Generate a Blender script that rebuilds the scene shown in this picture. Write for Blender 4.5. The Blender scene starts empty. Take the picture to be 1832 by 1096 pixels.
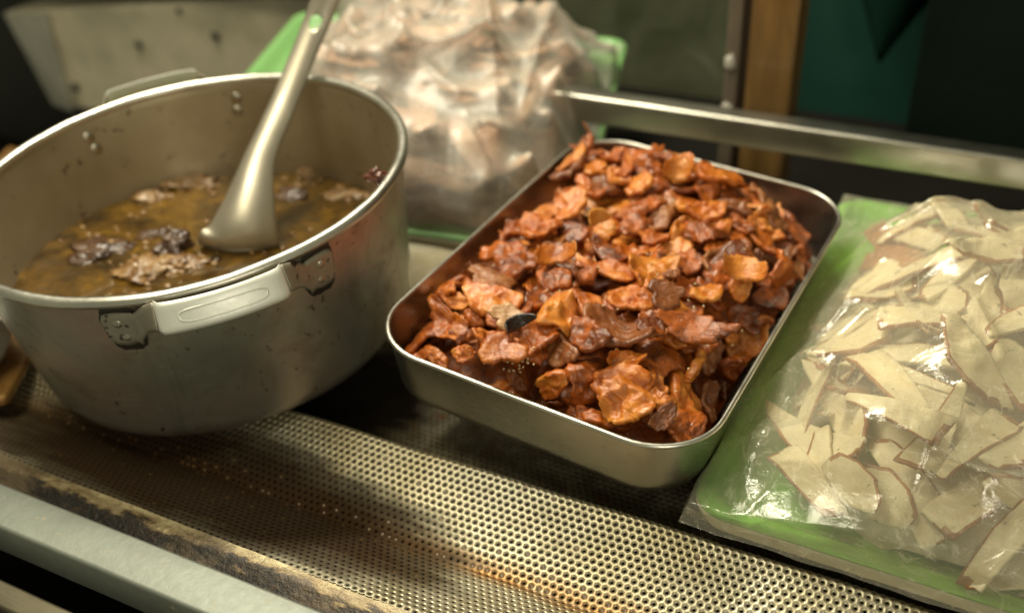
import bpy, math, random
import numpy as np
from mathutils import Vector, Matrix, noise
PI = math.pi
SC = bpy.context.scene
COL = SC.collection

# ------------------------------------------------------------------ camera
def cam_matrix(pitch, roll, yaw):
    cp, sp = math.cos(pitch), math.sin(pitch)
    r = np.array([1, 0, 0.]); f = np.array([0, cp, -sp]); u = np.array([0, sp, cp])
    r2 = math.cos(roll)*r + math.sin(roll)*u
    u2 = -math.sin(roll)*r + math.cos(roll)*u
    M = np.stack([r2, u2, -f], 1)
    c, s = math.cos(yaw), math.sin(yaw)
    return np.array([[c, -s, 0], [s, c, 0], [0, 0, 1]]) @ M
CM = cam_matrix(0.6002, -0.0569, 0.4871)
cam = bpy.data.cameras.new('camera')
co = bpy.data.objects.new('camera', cam); COL.objects.link(co)
m4 = Matrix([[*CM[0], 0], [*CM[1], 0], [*CM[2], 0.36], [0, 0, 0, 1]])
co.matrix_world = m4
cam.sensor_width = 36; cam.lens = 35.75
cam.clip_start = 0.01; cam.clip_end = 50
cam.dof.use_dof = True; cam.dof.focus_distance = 0.535; cam.dof.aperture_fstop = 4.2
SC.camera = co
CPOS = np.array([0, 0, .36])
def un(px, py, z):
    d = CM @ np.array([(px-916)/1818.8, -(py-548)/1818.8, -1.]); t = (z-.36)/d[2]
    return CPOS + d*t

# ------------------------------------------------------------------ world and lamps
W = bpy.data.worlds.new('World'); SC.world = W; W.use_nodes = True
wn = W.node_tree.nodes; wl = W.node_tree.links
bg = wn['Background']
bg.inputs[0].default_value = (0.70, 0.68, 0.46, 1); bg.inputs[1].default_value = 0.26
def area(name, loc, target, sx, sy, power, col):
    l = bpy.data.lights.new(name, 'AREA'); l.shape = 'RECTANGLE'; l.size = sx; l.size_y = sy
    l.energy = power; l.color = col
    o = bpy.data.objects.new(name, l); COL.objects.link(o); o.location = loc
    o.rotation_euler = (Vector(target)-Vector(loc)).to_track_quat('-Z', 'Y').to_euler()
    return o
area('tube_lamp', (-0.72, 0.80, 0.98), (-0.28, 0.45, 0), 0.60, 0.14, 14.0, (1, .93, .73))
area('stall_lamp', (-0.55, 0.12, 1.05), (-0.35, 0.4, 0), 0.45, 0.30, 5.0, (1, .92, .68))
area('front_fill', (0.70, -0.60, 0.55), (-0.3, 0.5, 0), 0.30, 0.25, 3.2, (1, .94, .76))  # unseen fill added at front right to lighten the handle and meat
SC.view_settings.view_transform = 'Standard'; SC.view_settings.look = 'None'
SC.view_settings.exposure = 0.22; SC.view_settings.gamma = 1
SC.cycles.transparent_max_bounces = 24
SC.cycles.max_bounces = 8
SC.cycles.use_denoising = True

# ------------------------------------------------------------------ helpers
def link(name, me, mats, parent=None, smooth=True):
    o = bpy.data.objects.new(name, me); COL.objects.link(o)
    if mats is not None and len(me.materials) == 0:
        for m in (mats if isinstance(mats, (list, tuple)) else [mats]): me.materials.append(m)
    if parent is not None: o.parent = parent
    return o
def mesh(name, V, F, smooth=True, mi=None):
    me = bpy.data.meshes.new(name)
    me.from_pydata([tuple(map(float, v)) for v in V], [], F if isinstance(F, list) else F.tolist())
    me.update()
    if smooth: me.polygons.foreach_set('use_smooth', [True]*len(me.polygons))
    if mi is not None: me.polygons.foreach_set('material_index', list(map(int, mi)))
    me.update(); return me
def obj(name, V, F, mats, parent=None, smooth=True, mi=None):
    return link(name, mesh(name, V, F, smooth, mi), mats, parent)
def tag(o, label=None, cat=None, group=None, kind=None):
    if label: o['label'] = label
    if cat: o['category'] = cat
    if group: o['group'] = group
    if kind: o['kind'] = kind
    return o
def empty(name, loc, label, cat, group=None, mat=None):
    o = bpy.data.objects.new(name, None); COL.objects.link(o)
    if mat is not None: o.matrix_world = mat
    else: o.location = loc
    o.empty_display_size = .02
    return tag(o, label, cat, group)
def gridF(nu, nv, wrap_v=False, off=0):
    F = []
    for i in range(nu-1):
        for j in range(nv if wrap_v else nv-1):
            a = off+i*nv+j; b = off+i*nv+(j+1) % nv
            F.append([a, b, b+nv, a+nv])
    return F
def lathe(prof, seg=128):
    V = []
    for r, z in prof:
        for k in range(seg):
            a = 2*PI*k/seg; V.append((r*math.cos(a), r*math.sin(a), z))
    return V, gridF(len(prof), seg, True)
def bevel(o, w=.001, seg=2, ang=35):
    b = o.modifiers.new('bevel', 'BEVEL'); b.width = w; b.segments = seg
    b.limit_method = 'ANGLE'; b.angle_limit = math.radians(ang); return o
def box(name, x0, x1, y0, y1, z0, z1, mats, parent=None, bw=.001):
    V = [(x, y, z) for z in (z0, z1) for y in (y0, y1) for x in (x0, x1)]
    F = [[0, 2, 3, 1], [4, 5, 7, 6], [0, 1, 5, 4], [2, 6, 7, 3], [0, 4, 6, 2], [1, 3, 7, 5]]
    o = obj(name, V, F, mats, parent, False)
    if bw: bevel(o, bw)
    return o
def roundrect(hx, hy, r, n=8):
    P = []
    for cx, cy, a0 in ((hx-r, hy-r, 0), (-hx+r, hy-r, PI/2), (-hx+r, -hy+r, PI), (hx-r, -hy+r, 1.5*PI)):
        for k in range(n+1):
            a = a0+PI/2*k/n; P.append((cx+r*math.cos(a), cy+r*math.sin(a)))
    return P
def loft(rings, close=True):
    V = []; n = len(rings[0])
    for R in rings: V += list(R)
    F = gridF(len(rings), n, True)
    if close:
        c = np.mean(np.array(rings[-1]), axis=0); V.append(tuple(c)); ci = len(V)-1; b = (len(rings)-1)*n
        for j in range(n): F.append([b+j, b+(j+1) % n, ci])
    return V, F
def fbm(x, y, z, o=4):
    return noise.fractal(Vector((x, y, z)), 1.0, 2.0, o)
def frame(a, b, ang):
    n = np.array([a, b, 1.]); n /= np.linalg.norm(n)
    u = np.array([math.cos(ang), math.sin(ang), 0]); u -= n*(u@n); u /= np.linalg.norm(u)
    return u, np.cross(n, u), n
def frame_mat(o, a, b, ang):
    u, w, n = frame(a, b, ang)
    return Matrix([[u[0], w[0], n[0], o[0]], [u[1], w[1], n[1], o[1]], [u[2], w[2], n[2], o[2]], [0, 0, 0, 1]])

# ------------------------------------------------------------------ material kit
class NT:
    def __init__(s, name):
        s.m = bpy.data.materials.new(name); s.m.use_nodes = True
        s.t = s.m.node_tree; s.p = s.t.nodes['Principled BSDF']; s.out = s.t.nodes['Material Output']
    def n(s, typ, **kw):
        nd = s.t.nodes.new(typ)
        for k, v in kw.items():
            if k.startswith('i_'):
                key = k[2:]; key = int(key) if key.isdigit() else key.replace('_', ' ')
                s.set(nd, key, v)
            else: setattr(nd, k, v)
        return nd
    def set(s, nd, key, v):
        if hasattr(v, 'is_linked') or isinstance(v, bpy.types.NodeSocket): s.t.links.new(v, nd.inputs[key])
        else: nd.inputs[key].default_value = v
    def co(s, kind='Object', scale=(1, 1, 1), rnd=False):
        tc = s.n('ShaderNodeTexCoord'); v = tc.outputs[kind]
        if rnd:
            oi = s.n('ShaderNodeObjectInfo')
            k = s.n('ShaderNodeVectorMath', operation='MULTIPLY_ADD')
            s.t.links.new(oi.outputs['Random'], k.inputs[0]); k.inputs[1].default_value = (17.3, 9.1, 5.7)
            s.t.links.new(v, k.inputs[2]); v = k.outputs[0]
        if tuple(scale) != (1, 1, 1):
            mp = s.n('ShaderNodeMapping'); mp.inputs['Scale'].default_value = scale
            s.t.links.new(v, mp.inputs[0]); v = mp.outputs[0]
        return v
    def noise(s, vec, scale, detail=4, rough=.55, dist=0, out='Fac'):
        return s.n('ShaderNodeTexNoise', i_Vector=vec, i_Scale=scale, i_Detail=detail, i_Roughness=rough, i_Distortion=dist).outputs[out]
    def ramp(s, fac, stops, interp='LINEAR'):
        r = s.n('ShaderNodeValToRGB', i_0=fac); cr = r.color_ramp; cr.interpolation = interp
        while len(cr.elements) < len(stops): cr.elements.new(.5)
        for e, (p, c) in zip(cr.elements, stops):
            e.position = p
            e.color = (c, c, c, 1) if isinstance(c, (int, float)) else (*c, 1)
        return r.outputs[0]
    def mix(s, fac, a, b, mode='MIX'):
        nd = s.n('ShaderNodeMix', data_type='RGBA', blend_type=mode)
        for k, v in ((0, fac), (6, a), (7, b)):
            if isinstance(v, tuple) and len(v) == 3: v = (*v, 1)
            s.set(nd, k, v)
        return nd.outputs[2]
    def math(s, op, a, b=0., c=None, clamp=False):
        nd = s.n('ShaderNodeMath', operation=op, use_clamp=clamp); s.set(nd, 0, a); s.set(nd, 1, b)
        if c is not None: s.set(nd, 2, c)
        return nd.outputs[0]
    def bump(s, h, dist=.001, strength=1., normal=None):
        b = s.n('ShaderNodeBump', i_Height=h, i_Distance=dist, i_Strength=strength)
        if normal is not None: s.t.links.new(normal, b.inputs['Normal'])
        return b.outputs[0]
    def P(s, **kw):
        for k, v in kw.items():
            k = k.replace('_', ' ')
            if isinstance(v, tuple) and len(v) == 3 and k in ('Base Color', 'Coat Tint', 'Specular Tint', 'Emission Color'): v = (*v, 1)
            s.set(s.p, k, v)
        return s.m

def metal(name, col, rough, scratch=(1, 1, 1), scr_scale=300, spots=0., spot_col=(.10, .05, .02), met=1.0, blotch=.35, bump=.00006, tintvar=None):
    t = NT(name); v = t.co('Object'); vs = t.co('Object', scratch)
    n1 = t.noise(v, 14, 5, .6); n2 = t.noise(vs, scr_scale, 3, .6)
    c = t.mix(t.ramp(n1, [(.3, 0.), (.7, 1.)]), tuple(k*(1-blotch) for k in col), col)
    if tintvar: c = t.mix(t.ramp(t.noise(v, 9, 3), [(.42, 0.), (.62, 1.)]), c, tintvar)
    if spots:
        sp = t.ramp(t.noise(v, 90, 3, .7), [(.70-spots*.1, 0.), (.76-spots*.1, 1.)])
        c = t.mix(sp, c, spot_col)
        metv = t.math('SUBTRACT', met, t.math('MULTIPLY', sp, met*.8))
    else: metv = met
    r = t.math('ADD', t.math('MULTIPLY', n2, .18), t.math('MULTIPLY_ADD', n1, .2, rough-.19))
    return t.P(Base_Color=c, Metallic=metv, Roughness=r, Normal=t.bump(n2, bump))
M = {}
M['steel'] = metal('tray_steel', (.52, .50, .44), .30, (1, 1, 8), 120, 0.)
M['rim_steel'] = metal('rolled_rim_steel', (.86, .83, .73), .34, (1, 1, 1), 200)
M['rail'] = metal('rail_aluminium', (.27, .29, .25), .5, (1, 1, 1), 160, .55, (.34, .31, .22), .45, .3, .0002)
M['backrail'] = metal('back_rail_steel', (.55, .53, .46), .33, (1, 12, 12), 60)
M['handle'] = metal('handle_aluminium', (.88, .88, .80), .40, (1, 1, 1), 250, 0, met=.35, blotch=.08)
M['bracket'] = metal('bracket_aluminium', (.44, .40, .31), .45, (1, 1, 1), 250, 1.0, (.03, .018, .01), met=.6)
M['rivet'] = metal('rivet_aluminium', (.62, .58, .48), .35, (1, 1, 1), 250, .3)
M['box_steel'] = metal('dull_panel_steel', (.85, .76, .55), .5, (1, 1, 1), 60, 0., met=.1)
def plain(name, col, rough=.6, var=.3, sc=30, met=0., bumpd=.0003, spec=.5):
    t = NT(name); n = t.noise(t.co(), sc, 5, .6)
    return t.P(Base_Color=t.mix(n, tuple(k*(1-var) for k in col), tuple(min(1, k*(1+var)) for k in col)), Roughness=rough, Metallic=met, Specular_IOR_Level=spec, Normal=t.bump(n, bumpd))
M['grime'] = plain('black_grime', (.018, .014, .010), .5, .6, 60)
M['dark'] = plain('dark_cavity', (.010, .009, .007), .8, spec=.1)

# ------------------------------------------------------------------ pot
def pot_materials():
    t = NT('pot_outer_aluminium'); v = t.co()
    rad = t.co('Object', (1, 1, 14))
    n1 = t.noise(v, 9, 5, .6, .4); n2 = t.noise(rad, 90, 4, .6); n3 = t.noise(v, 26, 4, .65)
    c = t.mix(t.ramp(n1, [(.38, 0.), (.62, 1.)]), (.34, .35, .29), (.50, .42, .34))
    c = t.mix(t.ramp(n3, [(.50, 0.), (.70, .65)]), c, (.20, .145, .095))
    c = t.mix(t.ramp(t.noise(t.co('Object', (1, 1, .25)), 22, 5, .7, .5), [(.56, 0.), (.70, .5)]), c, (.17, .13, .08))
    sp = t.ramp(t.noise(v, 140, 2, .6), [(.66, 0.), (.72, 1.)]); c = t.mix(sp, c, (.07, .04, .02))
    c = t.mix(t.ramp(t.noise(v, 5, 2, .5, .3), [(.50, 0.), (.62, .6)]), c, (.44, .29, .23))
    scr = t.ramp(t.noise(t.co('Object', (1, 1, 30)), 40, 2, .5, 1.2), [(.66, 0.), (.70, 1.)])
    scr = t.math('MULTIPLY', scr, t.ramp(t.noise(v, 17, 2), [(.56, 0.), (.64, .7)])); c = t.mix(scr, c, (.75, .72, .60))
    # brown scorching toward the base
    sx = t.n('ShaderNodeSeparateXYZ', i_0=v)
    low = t.ramp(t.math('ADD', t.math('MULTIPLY', sx.outputs[2], -9.), t.math('MULTIPLY', n3, .6)), [(1.05, 0.), (1.75, .55)])
    c = t.mix(low, c, (.25, .17, .095))
    t.P(Base_Color=c, Metallic=.80, Roughness=t.math('MULTIPLY_ADD', n3, .35, .24), Normal=t.bump(t.math('ADD', n2, t.math('MULTIPLY', n3, 2.)), .00012))
    M['pot_out'] = t.m
    t = NT('pot_inner_aluminium'); v = t.co()
    n1 = t.noise(v, 12, 5, .6); rad = t.co('Object', (1, 1, 10)); n2 = t.noise(rad, 80, 3)
    c = t.mix(t.ramp(n1, [(.35, 0.), (.7, 1.)]), (.38, .305, .19), (.50, .42, .28))
    vo = t.n('ShaderNodeTexVoronoi', i_Vector=t.mix(.02, v, t.noise(v, 200, 2, out='Color')), i_Scale=75.)
    dots = t.math('MULTIPLY', t.ramp(vo.outputs['Distance'], [(.13, 1.), (.22, 0.)]), t.ramp(t.noise(v, 22, 2), [(.5, 0.), (.58, 1.)]))
    c = t.mix(dots, c, (.10, .05, .02))
    t.P(Base_Color=c, Metallic=.75, Roughness=t.math('MULTIPLY_ADD', n1, .2, .38), Normal=t.bump(n2, .0001))
    M['pot_in'] = t.m
pot_materials()
POT = frame_mat((-0.4824, 0.452, 0.0608), -0.0325, -0.0613, 0)
pu, pw, pn = frame(-0.0325, -0.0613, 0)
def potpt(ang, r, h):
    return np.array([-0.4824, 0.452, 0.0608]) + pn*h + r*(math.cos(ang)*pu+math.sin(ang)*pw)
D = .130
def wall_r(h, off=0.): return .1480 + (-h/D)*(-.0150) + off
pot = empty('cooking_pot', None, 'round dented grey aluminium cooking pot of oily broth with two riveted strap handles', 'pot', mat=POT)
prof = [(.1485, -.0045)]
for k in range(24): prof.append((wall_r(-.006-k*(D-.026)/23), -.006-k*(D-.026)/23))
rb = wall_r(-D+.020)
for k in range(1, 9):
    a = PI/2*k/8; prof.append((rb-.020+.020*math.cos(a), -D+.020-.020*math.sin(a)))
prof += [(.08, -D), (.03, -D), (0.0001, -D)]
V, F = lathe(prof, 160)
V = [(x+(.0011*fbm(x*14, y*14, z*14, 3))*x/.14, y+(.0011*fbm(x*14, y*14, z*14, 3))*y/.14, z) for x, y, z in V]
obj('outer_wall', V, F, M['pot_out'], pot)
prof = [(.1462, -.004)]
for k in range(20): h = -.006-k*(D-.030)/19; prof.append((wall_r(h, -.0022), h))
prof += [(.10, -D+.004), (0.0001, -D+.004)]
V, F = lathe(prof, 160); obj('inner_wall', V, F, M['pot_in'], pot)
prof = [(.1478+.0038*math.cos(a), -.0036+.0036*math.sin(a)) for a in [2*PI*k/14 for k in range(15)]]
V, F = lathe(prof, 200)
V = [(x*(1+.0015*fbm(x*25, y*25, 0, 3)), y*(1+.0015*fbm(x*25, y*25, 0, 3)), z+.0006*fbm(x*18, y*18, 5, 3)) for x, y, z in V]
obj('rolled_rim', V, F, M['rim_steel'], pot)

def strap(name, path, th, mats, parent):
    """path: list of (angle_deg, r_top, r_bot, h_top, h_bot); section a flat strip of thickness th, slightly dished"""
    V = []; nw = 9
    for a, rt, rbm, ht, hb in path:
        a = math.radians(a)
        for side in (0, 1):
            for k in range(nw):
                f = k/(nw-1) if side == 0 else 1-k/(nw-1)
                r = rt*(1-f)+rbm*f + (th if side == 0 else 0); h = ht*(1-f)+hb*f
                e = abs(f-.5)*2
                if side == 0: r -= .0009*max(0, e-.75)/.25
                V.append((r*math.cos(a), r*math.sin(a), h))
    F = gridF(len(path), nw*2, True)
    n = nw*2; F.append(list(range(n))[::-1]); b = (len(path)-1)*n; F.append([b+i for i in range(n)])
    return obj(name, V, F, mats, parent)
def handle_at(c, lift=0., out=0.):
    hb = .0155
    P = []
    def sm(a, b, n): return [a+(b-a)*k/(n-1) for k in range(n)]
    # grip: slightly bowed strap, top edge tucked in, lower edge standing out
    GA, RT, RB, HT, HB = 12.6, .1640, .1715, .0032, -.0132
    def gr(e): return .0010*(1-e*e)-.0030*max(0, (e-.88)/.12)**2
    for a in sm(-GA, GA, 26):
        e = abs(a)/GA; q = gr(e)
        P.append((c+a, RT+q, RB+q, HT, HB))
    grip = strap('grip', P, .0014, M['handle'], pot)
    n = 40; rings = []
    for ri, (s_, d) in enumerate([(1., .0), (.93, .0004), (.82, .0004), (.74, .0), (.5, -.0002)]):
        R = []
        for k in range(n):
            t = 2*PI*k/n; ca, sa = math.cos(t), math.sin(t)
            x = math.copysign(abs(ca)**.35, ca)*8.6*(1-(1-s_)*.25); y = math.copysign(abs(sa)**.7, sa)*.0038*s_
            a = math.radians(c+x); q = gr(abs(x)/GA); f = .5-y/.0164
            r = (RT+q)*(1-f)+(RB+q)*f+.0014+d; h = HT*(1-f)+HB*f
            R.append((r*math.cos(a), r*math.sin(a), h))
        rings.append(R)
    V, F = loft(rings, True); obj('grip_emboss', V, F, M['handle'], grip)
    for s in (-1, 1):
        P = []
        for f in sm(0, 1, 9):   # arm curving down and in to the wall
            g = math.sin(f*PI/2); r0 = .1490
            P.append((c+s*(GA+.15+6.6*f), (RT-.003)*(1-g)+r0*g, (RB-.003)*(1-g)+(r0-.0005)*g, HT*(1-f)-.0105*f-.001, HB*(1-f)-.0320*f+.001))
        P += [(c+s*19.6, .1485, .1478, -.011, -.034)]
        for a, t0, b0 in [(21, -.0105, -.0335), (23, -.0100, -.0350), (25.4, -.0102, -.0345), (26.5, -.0115, -.0325), (27.0, -.0145, -.0295)]:
            P.append((c+s*a, .1484, .1462, t0, b0))
        if s < 0: P = P[::-1]
        br = strap('bracket', P, .0018, M['bracket'], pot)
        for hh in (-.0175, -.0280):
            V, F = [], []
            ang = math.radians(c+s*(23.6+(-.7 if hh < -.02 else 0))); rr0 = wall_r(hh)+.0022
            nn = 14; rings = []
            for q in range(5):
                rad = .0036*math.cos(q*PI/8.6); hgt = .0022*math.sin(q*PI/8)
                rings.append([((rr0+hgt)*math.cos(ang)-rad*math.cos(2*PI*k/nn)*math.sin(ang), (rr0+hgt)*math.sin(ang)+rad*math.cos(2*PI*k/nn)*math.cos(ang), hh+rad*math.sin(2*PI*k/nn)) for k in range(nn)])
            V, F = loft(rings, True); obj('rivet', V, F, M['rivet'], br)
            rings = []; rr0 = wall_r(hh, -.0022)
            for q in range(5):
                rad = .0046*math.cos(q*PI/8.6); hgt = .0016*math.sin(q*PI/8)
                rings.append([((rr0-hgt)*math.cos(ang)-rad*math.cos(2*PI*k/nn)*math.sin(ang), (rr0-hgt)*math.sin(ang)+rad*math.cos(2*PI*k/nn)*math.cos(ang), hh+rad*math.sin(2*PI*k/nn)) for k in range(nn)])
            V, F = loft(rings, True); obj('inner_rivet', V, F, M['rivet'], pot)
        # grime caked round the bracket
        rings = []
        Fg = []; Vg = []
        nn = 46
        for q, g in enumerate((1.03, .7)):
            R = []
            for k in range(nn):
                t = 2*PI*k/nn; jit = 1+.10*fbm(math.cos(t)*3+c, math.sin(t)*3, s*3, 3)
                x = 23.2+4.3*g*jit*math.copysign(abs(math.cos(t))**.6, math.cos(t)); y = -.0228+.0172*g*jit*math.copysign(abs(math.sin(t))**.6, math.sin(t))
                a = math.radians(c+s*x); r = wall_r(y)+(.0010 if q == 0 else .0019)
                R.append((r*math.cos(a), r*math.sin(a), y))
            rings.append(R)
        V, F = loft(rings, False); obj('grime_line', V, F, M['grime'], pot)
handle_at(-42.5); handle_at(140)

# broth ---------------------------------------------------------------
def broth():
    t = NT('oily_broth'); v = t.co()
    n1 = t.noise(v, 16, 6, .62, 1.2); n2 = t.noise(v, 90, 5, .7, .6)
    s = t.math('ADD', t.math('MULTIPLY', n1, .6), t.math('MULTIPLY', n2, .4))
    c = t.ramp(s, [(.36, (.016, .007, .002)), (.45, (.052, .026, .004)), (.55, (.125, .062, .006)), (.66, (.23, .125, .014)), (.78, (.30, .19, .05))])
    vo = t.n('ShaderNodeTexVoronoi', i_Vector=v, i_Scale=150.)
    dots = t.math('MULTIPLY', t.ramp(vo.outputs['Distance'], [(.10, 1.), (.2, 0.)]), t.ramp(n1, [(.5, 0.), (.6, 1.)]))
    h = t.math('ADD', t.math('MULTIPLY', n2, .5), t.math('MULTIPLY', dots, .4))
    return t.P(Base_Color=c, Roughness=.10, Specular_IOR_Level=.6, Coat_Weight=1., Coat_Roughness=.02, Subsurface_Weight=.0, Normal=t.bump(h, .0014))
ZS = -.014
bc = np.array([-0.4824, 0.452, 0.0608]) - pn*((0.0608-ZS)/pn[2])
V = [(bc[0], bc[1], ZS)]; F = []
NR, NA = 44, 180
for i in range(1, NR+1):
    for k in range(NA):
        a = 2*PI*k/NA; r = .1385*i/NR
        x, y = bc[0]+r*math.cos(a), bc[1]+r*math.sin(a)
        V.append((x, y, ZS+.0006*fbm(x*50, y*50, 3, 3)))
for k in range(NA): F.append([0, 1+k, 1+(k+1) % NA])
F += gridF(NR, NA, True, 1)
V = [(x-bc[0], y-bc[1], z-ZS) for x, y, z in V]
o = obj('broth', V, F, broth()); o.location = (bc[0], bc[1], ZS)
tag(o, 'oily golden brown meat broth filling the aluminium pot', 'broth')

def ico(sub):
    import bmesh
    bm = bmesh.new(); bmesh.ops.create_icosphere(bm, subdivisions=sub, radius=1)
    V = [tuple(v.co) for v in bm.verts]; F = [[v.index for v in f.verts] for f in bm.faces]; bm.free(); return V, F
ICO4, ICO2, ICO5 = ico(4), ico(2), ico(5)
def crumb_mat(name, a, b, c3, rough=.35):
    t = NT(name); v = t.co(rnd=True)
    n1 = t.noise(v, 60, 5, .7); n2 = t.noise(v, 300, 4, .7)
    s = t.math('ADD', t.math('MULTIPLY', n1, .6), t.math('MULTIPLY', n2, .4))
    return t.P(Base_Color=t.ramp(s, [(.38, a), (.5, b), (.62, c3)]), Roughness=rough, Coat_Weight=.5, Coat_Roughness=.1, Normal=t.bump(s, .0015))
M['crumb'] = crumb_mat('tan_crumbs', (.10, .045, .012), (.25, .13, .042), (.40, .26, .11))
M['clot'] = crumb_mat('dark_clot', (.022, .009, .004), (.065, .028, .012), (.14, .075, .035), .3)
def lump(name, loc, s, mat, seed, rough=.35, freq=60, rot=0, src=ICO4):
    V = []
    for x, y, z in src[0]:
        d = 1+rough*fbm(x*1.4+seed*3.1, y*1.4, z*1.4+seed, 3)+.34*rough*fbm(x*9+seed, y*9, z*9, 4)
        V.append((x*d*s[0], y*d*s[1], z*d*s[2]))
    o = obj(name, V, src[1], mat); o.location = loc; o.rotation_euler = (0, 0, rot); return o
SOUP = [  # px, py, sx, sy, sz, mat, label
 (172, 445, .024, .016, .0045, 'clot', 'flat dark brown meat slice floating at left in the broth'),
 (315, 440, .013, .012, .012, 'clot', 'dark purple brown meat lump standing out of the broth near the handle'),
 (255, 482, .023, .015, .008, 'crumb', 'tan clump of curdled meat crumbs beside the near rim'),
 (322, 468, .018, .012, .006, 'crumb', 'grainy pale crumb patch under the dark meat lump'),
 (268, 352, .015, .011, .006, 'crumb', 'small pale crumb cluster left of the ladle near far wall'),
 (335, 325, .024, .013, .008, 'crumb', 'large tan crumb cluster floating against the far pot wall'),
 (392, 302, .016, .009, .005, 'clot', 'dark scrap at the far wall just left of the ladle'),
 (560, 305, .014, .009, .006, 'crumb', 'reddish tan crumb cluster right of the ladle at far wall'),
 (520, 345, .014, .012, .003, 'clot', 'dark flat scrap right of the ladle neck'),
 (272, 415, .013, .007, .002, 'clot', 'thin dark skin floating in the middle of the broth'),
 (615, 345, .020, .010, .003, 'crumb', 'thin line of crumbs floating near the right pot wall'),
]
for i, (px, py, sx, sy, sz, mt, lab) in enumerate(SOUP):
    p = un(px, py, ZS+.001)
    o = lump('floating_meat' if mt == 'clot' else 'crumb_cluster', (p[0], p[1], ZS-sz*.35), (sx, sy, sz), M[mt], i*2.3+1, .55, rot=.45, src=ICO5)
    tag(o, lab, 'meat' if mt == 'clot' else 'food crumbs', 'scraps floating in the broth')
p = un(674, 320, .064)
o = lump('meat_crumb', (p[0], p[1], .0655), (.0058, .0048, .0048), crumb_mat('red_brown_crumb', (.05, .012, .006), (.16, .045, .02), (.30, .11, .05)), 4.4, .5)
tag(o, 'red brown food crumb stuck on the right side of the pot rim', 'food crumb')

# fine crumbs and oil beads drifting in the broth
rb = random.Random(9); V = []; F = []
cent = [(255, 482, 40, 14, 50), (330, 462, 30, 12, 30), (335, 325, 70, 14, 60), (600, 330, 50, 16, 60), (272, 352, 25, 8, 20), (420, 430, 90, 40, 30), (180, 430, 60, 30, 30)]
for cx_, cy_, sx_, sy_, n_ in cent:
    for _ in range(n_):
        q = un(cx_+rb.gauss(0, sx_), cy_+rb.gauss(0, sy_), ZS)
        if math.hypot(q[0]-bc[0], q[1]-bc[1]) > .131: continue
        r_ = rb.uniform(.0006, .0024); b = len(V); sd = rb.random()*50
        for x, y, z in ICO2[0]:
            d = 1+.5*fbm(x*2+sd, y*2, z*2, 2); V.append((q[0]+x*r_*d*1.3, q[1]+y*r_*d, ZS+z*r_*d*.6+.0002))
        F += [[k+b for k in f] for f in ICO2[1]]
o = obj('broth_crumbs', V, F, M['crumb']); tag(o, 'fine tan crumbs drifting on the surface of the broth', 'food crumbs', kind='stuff')

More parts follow.
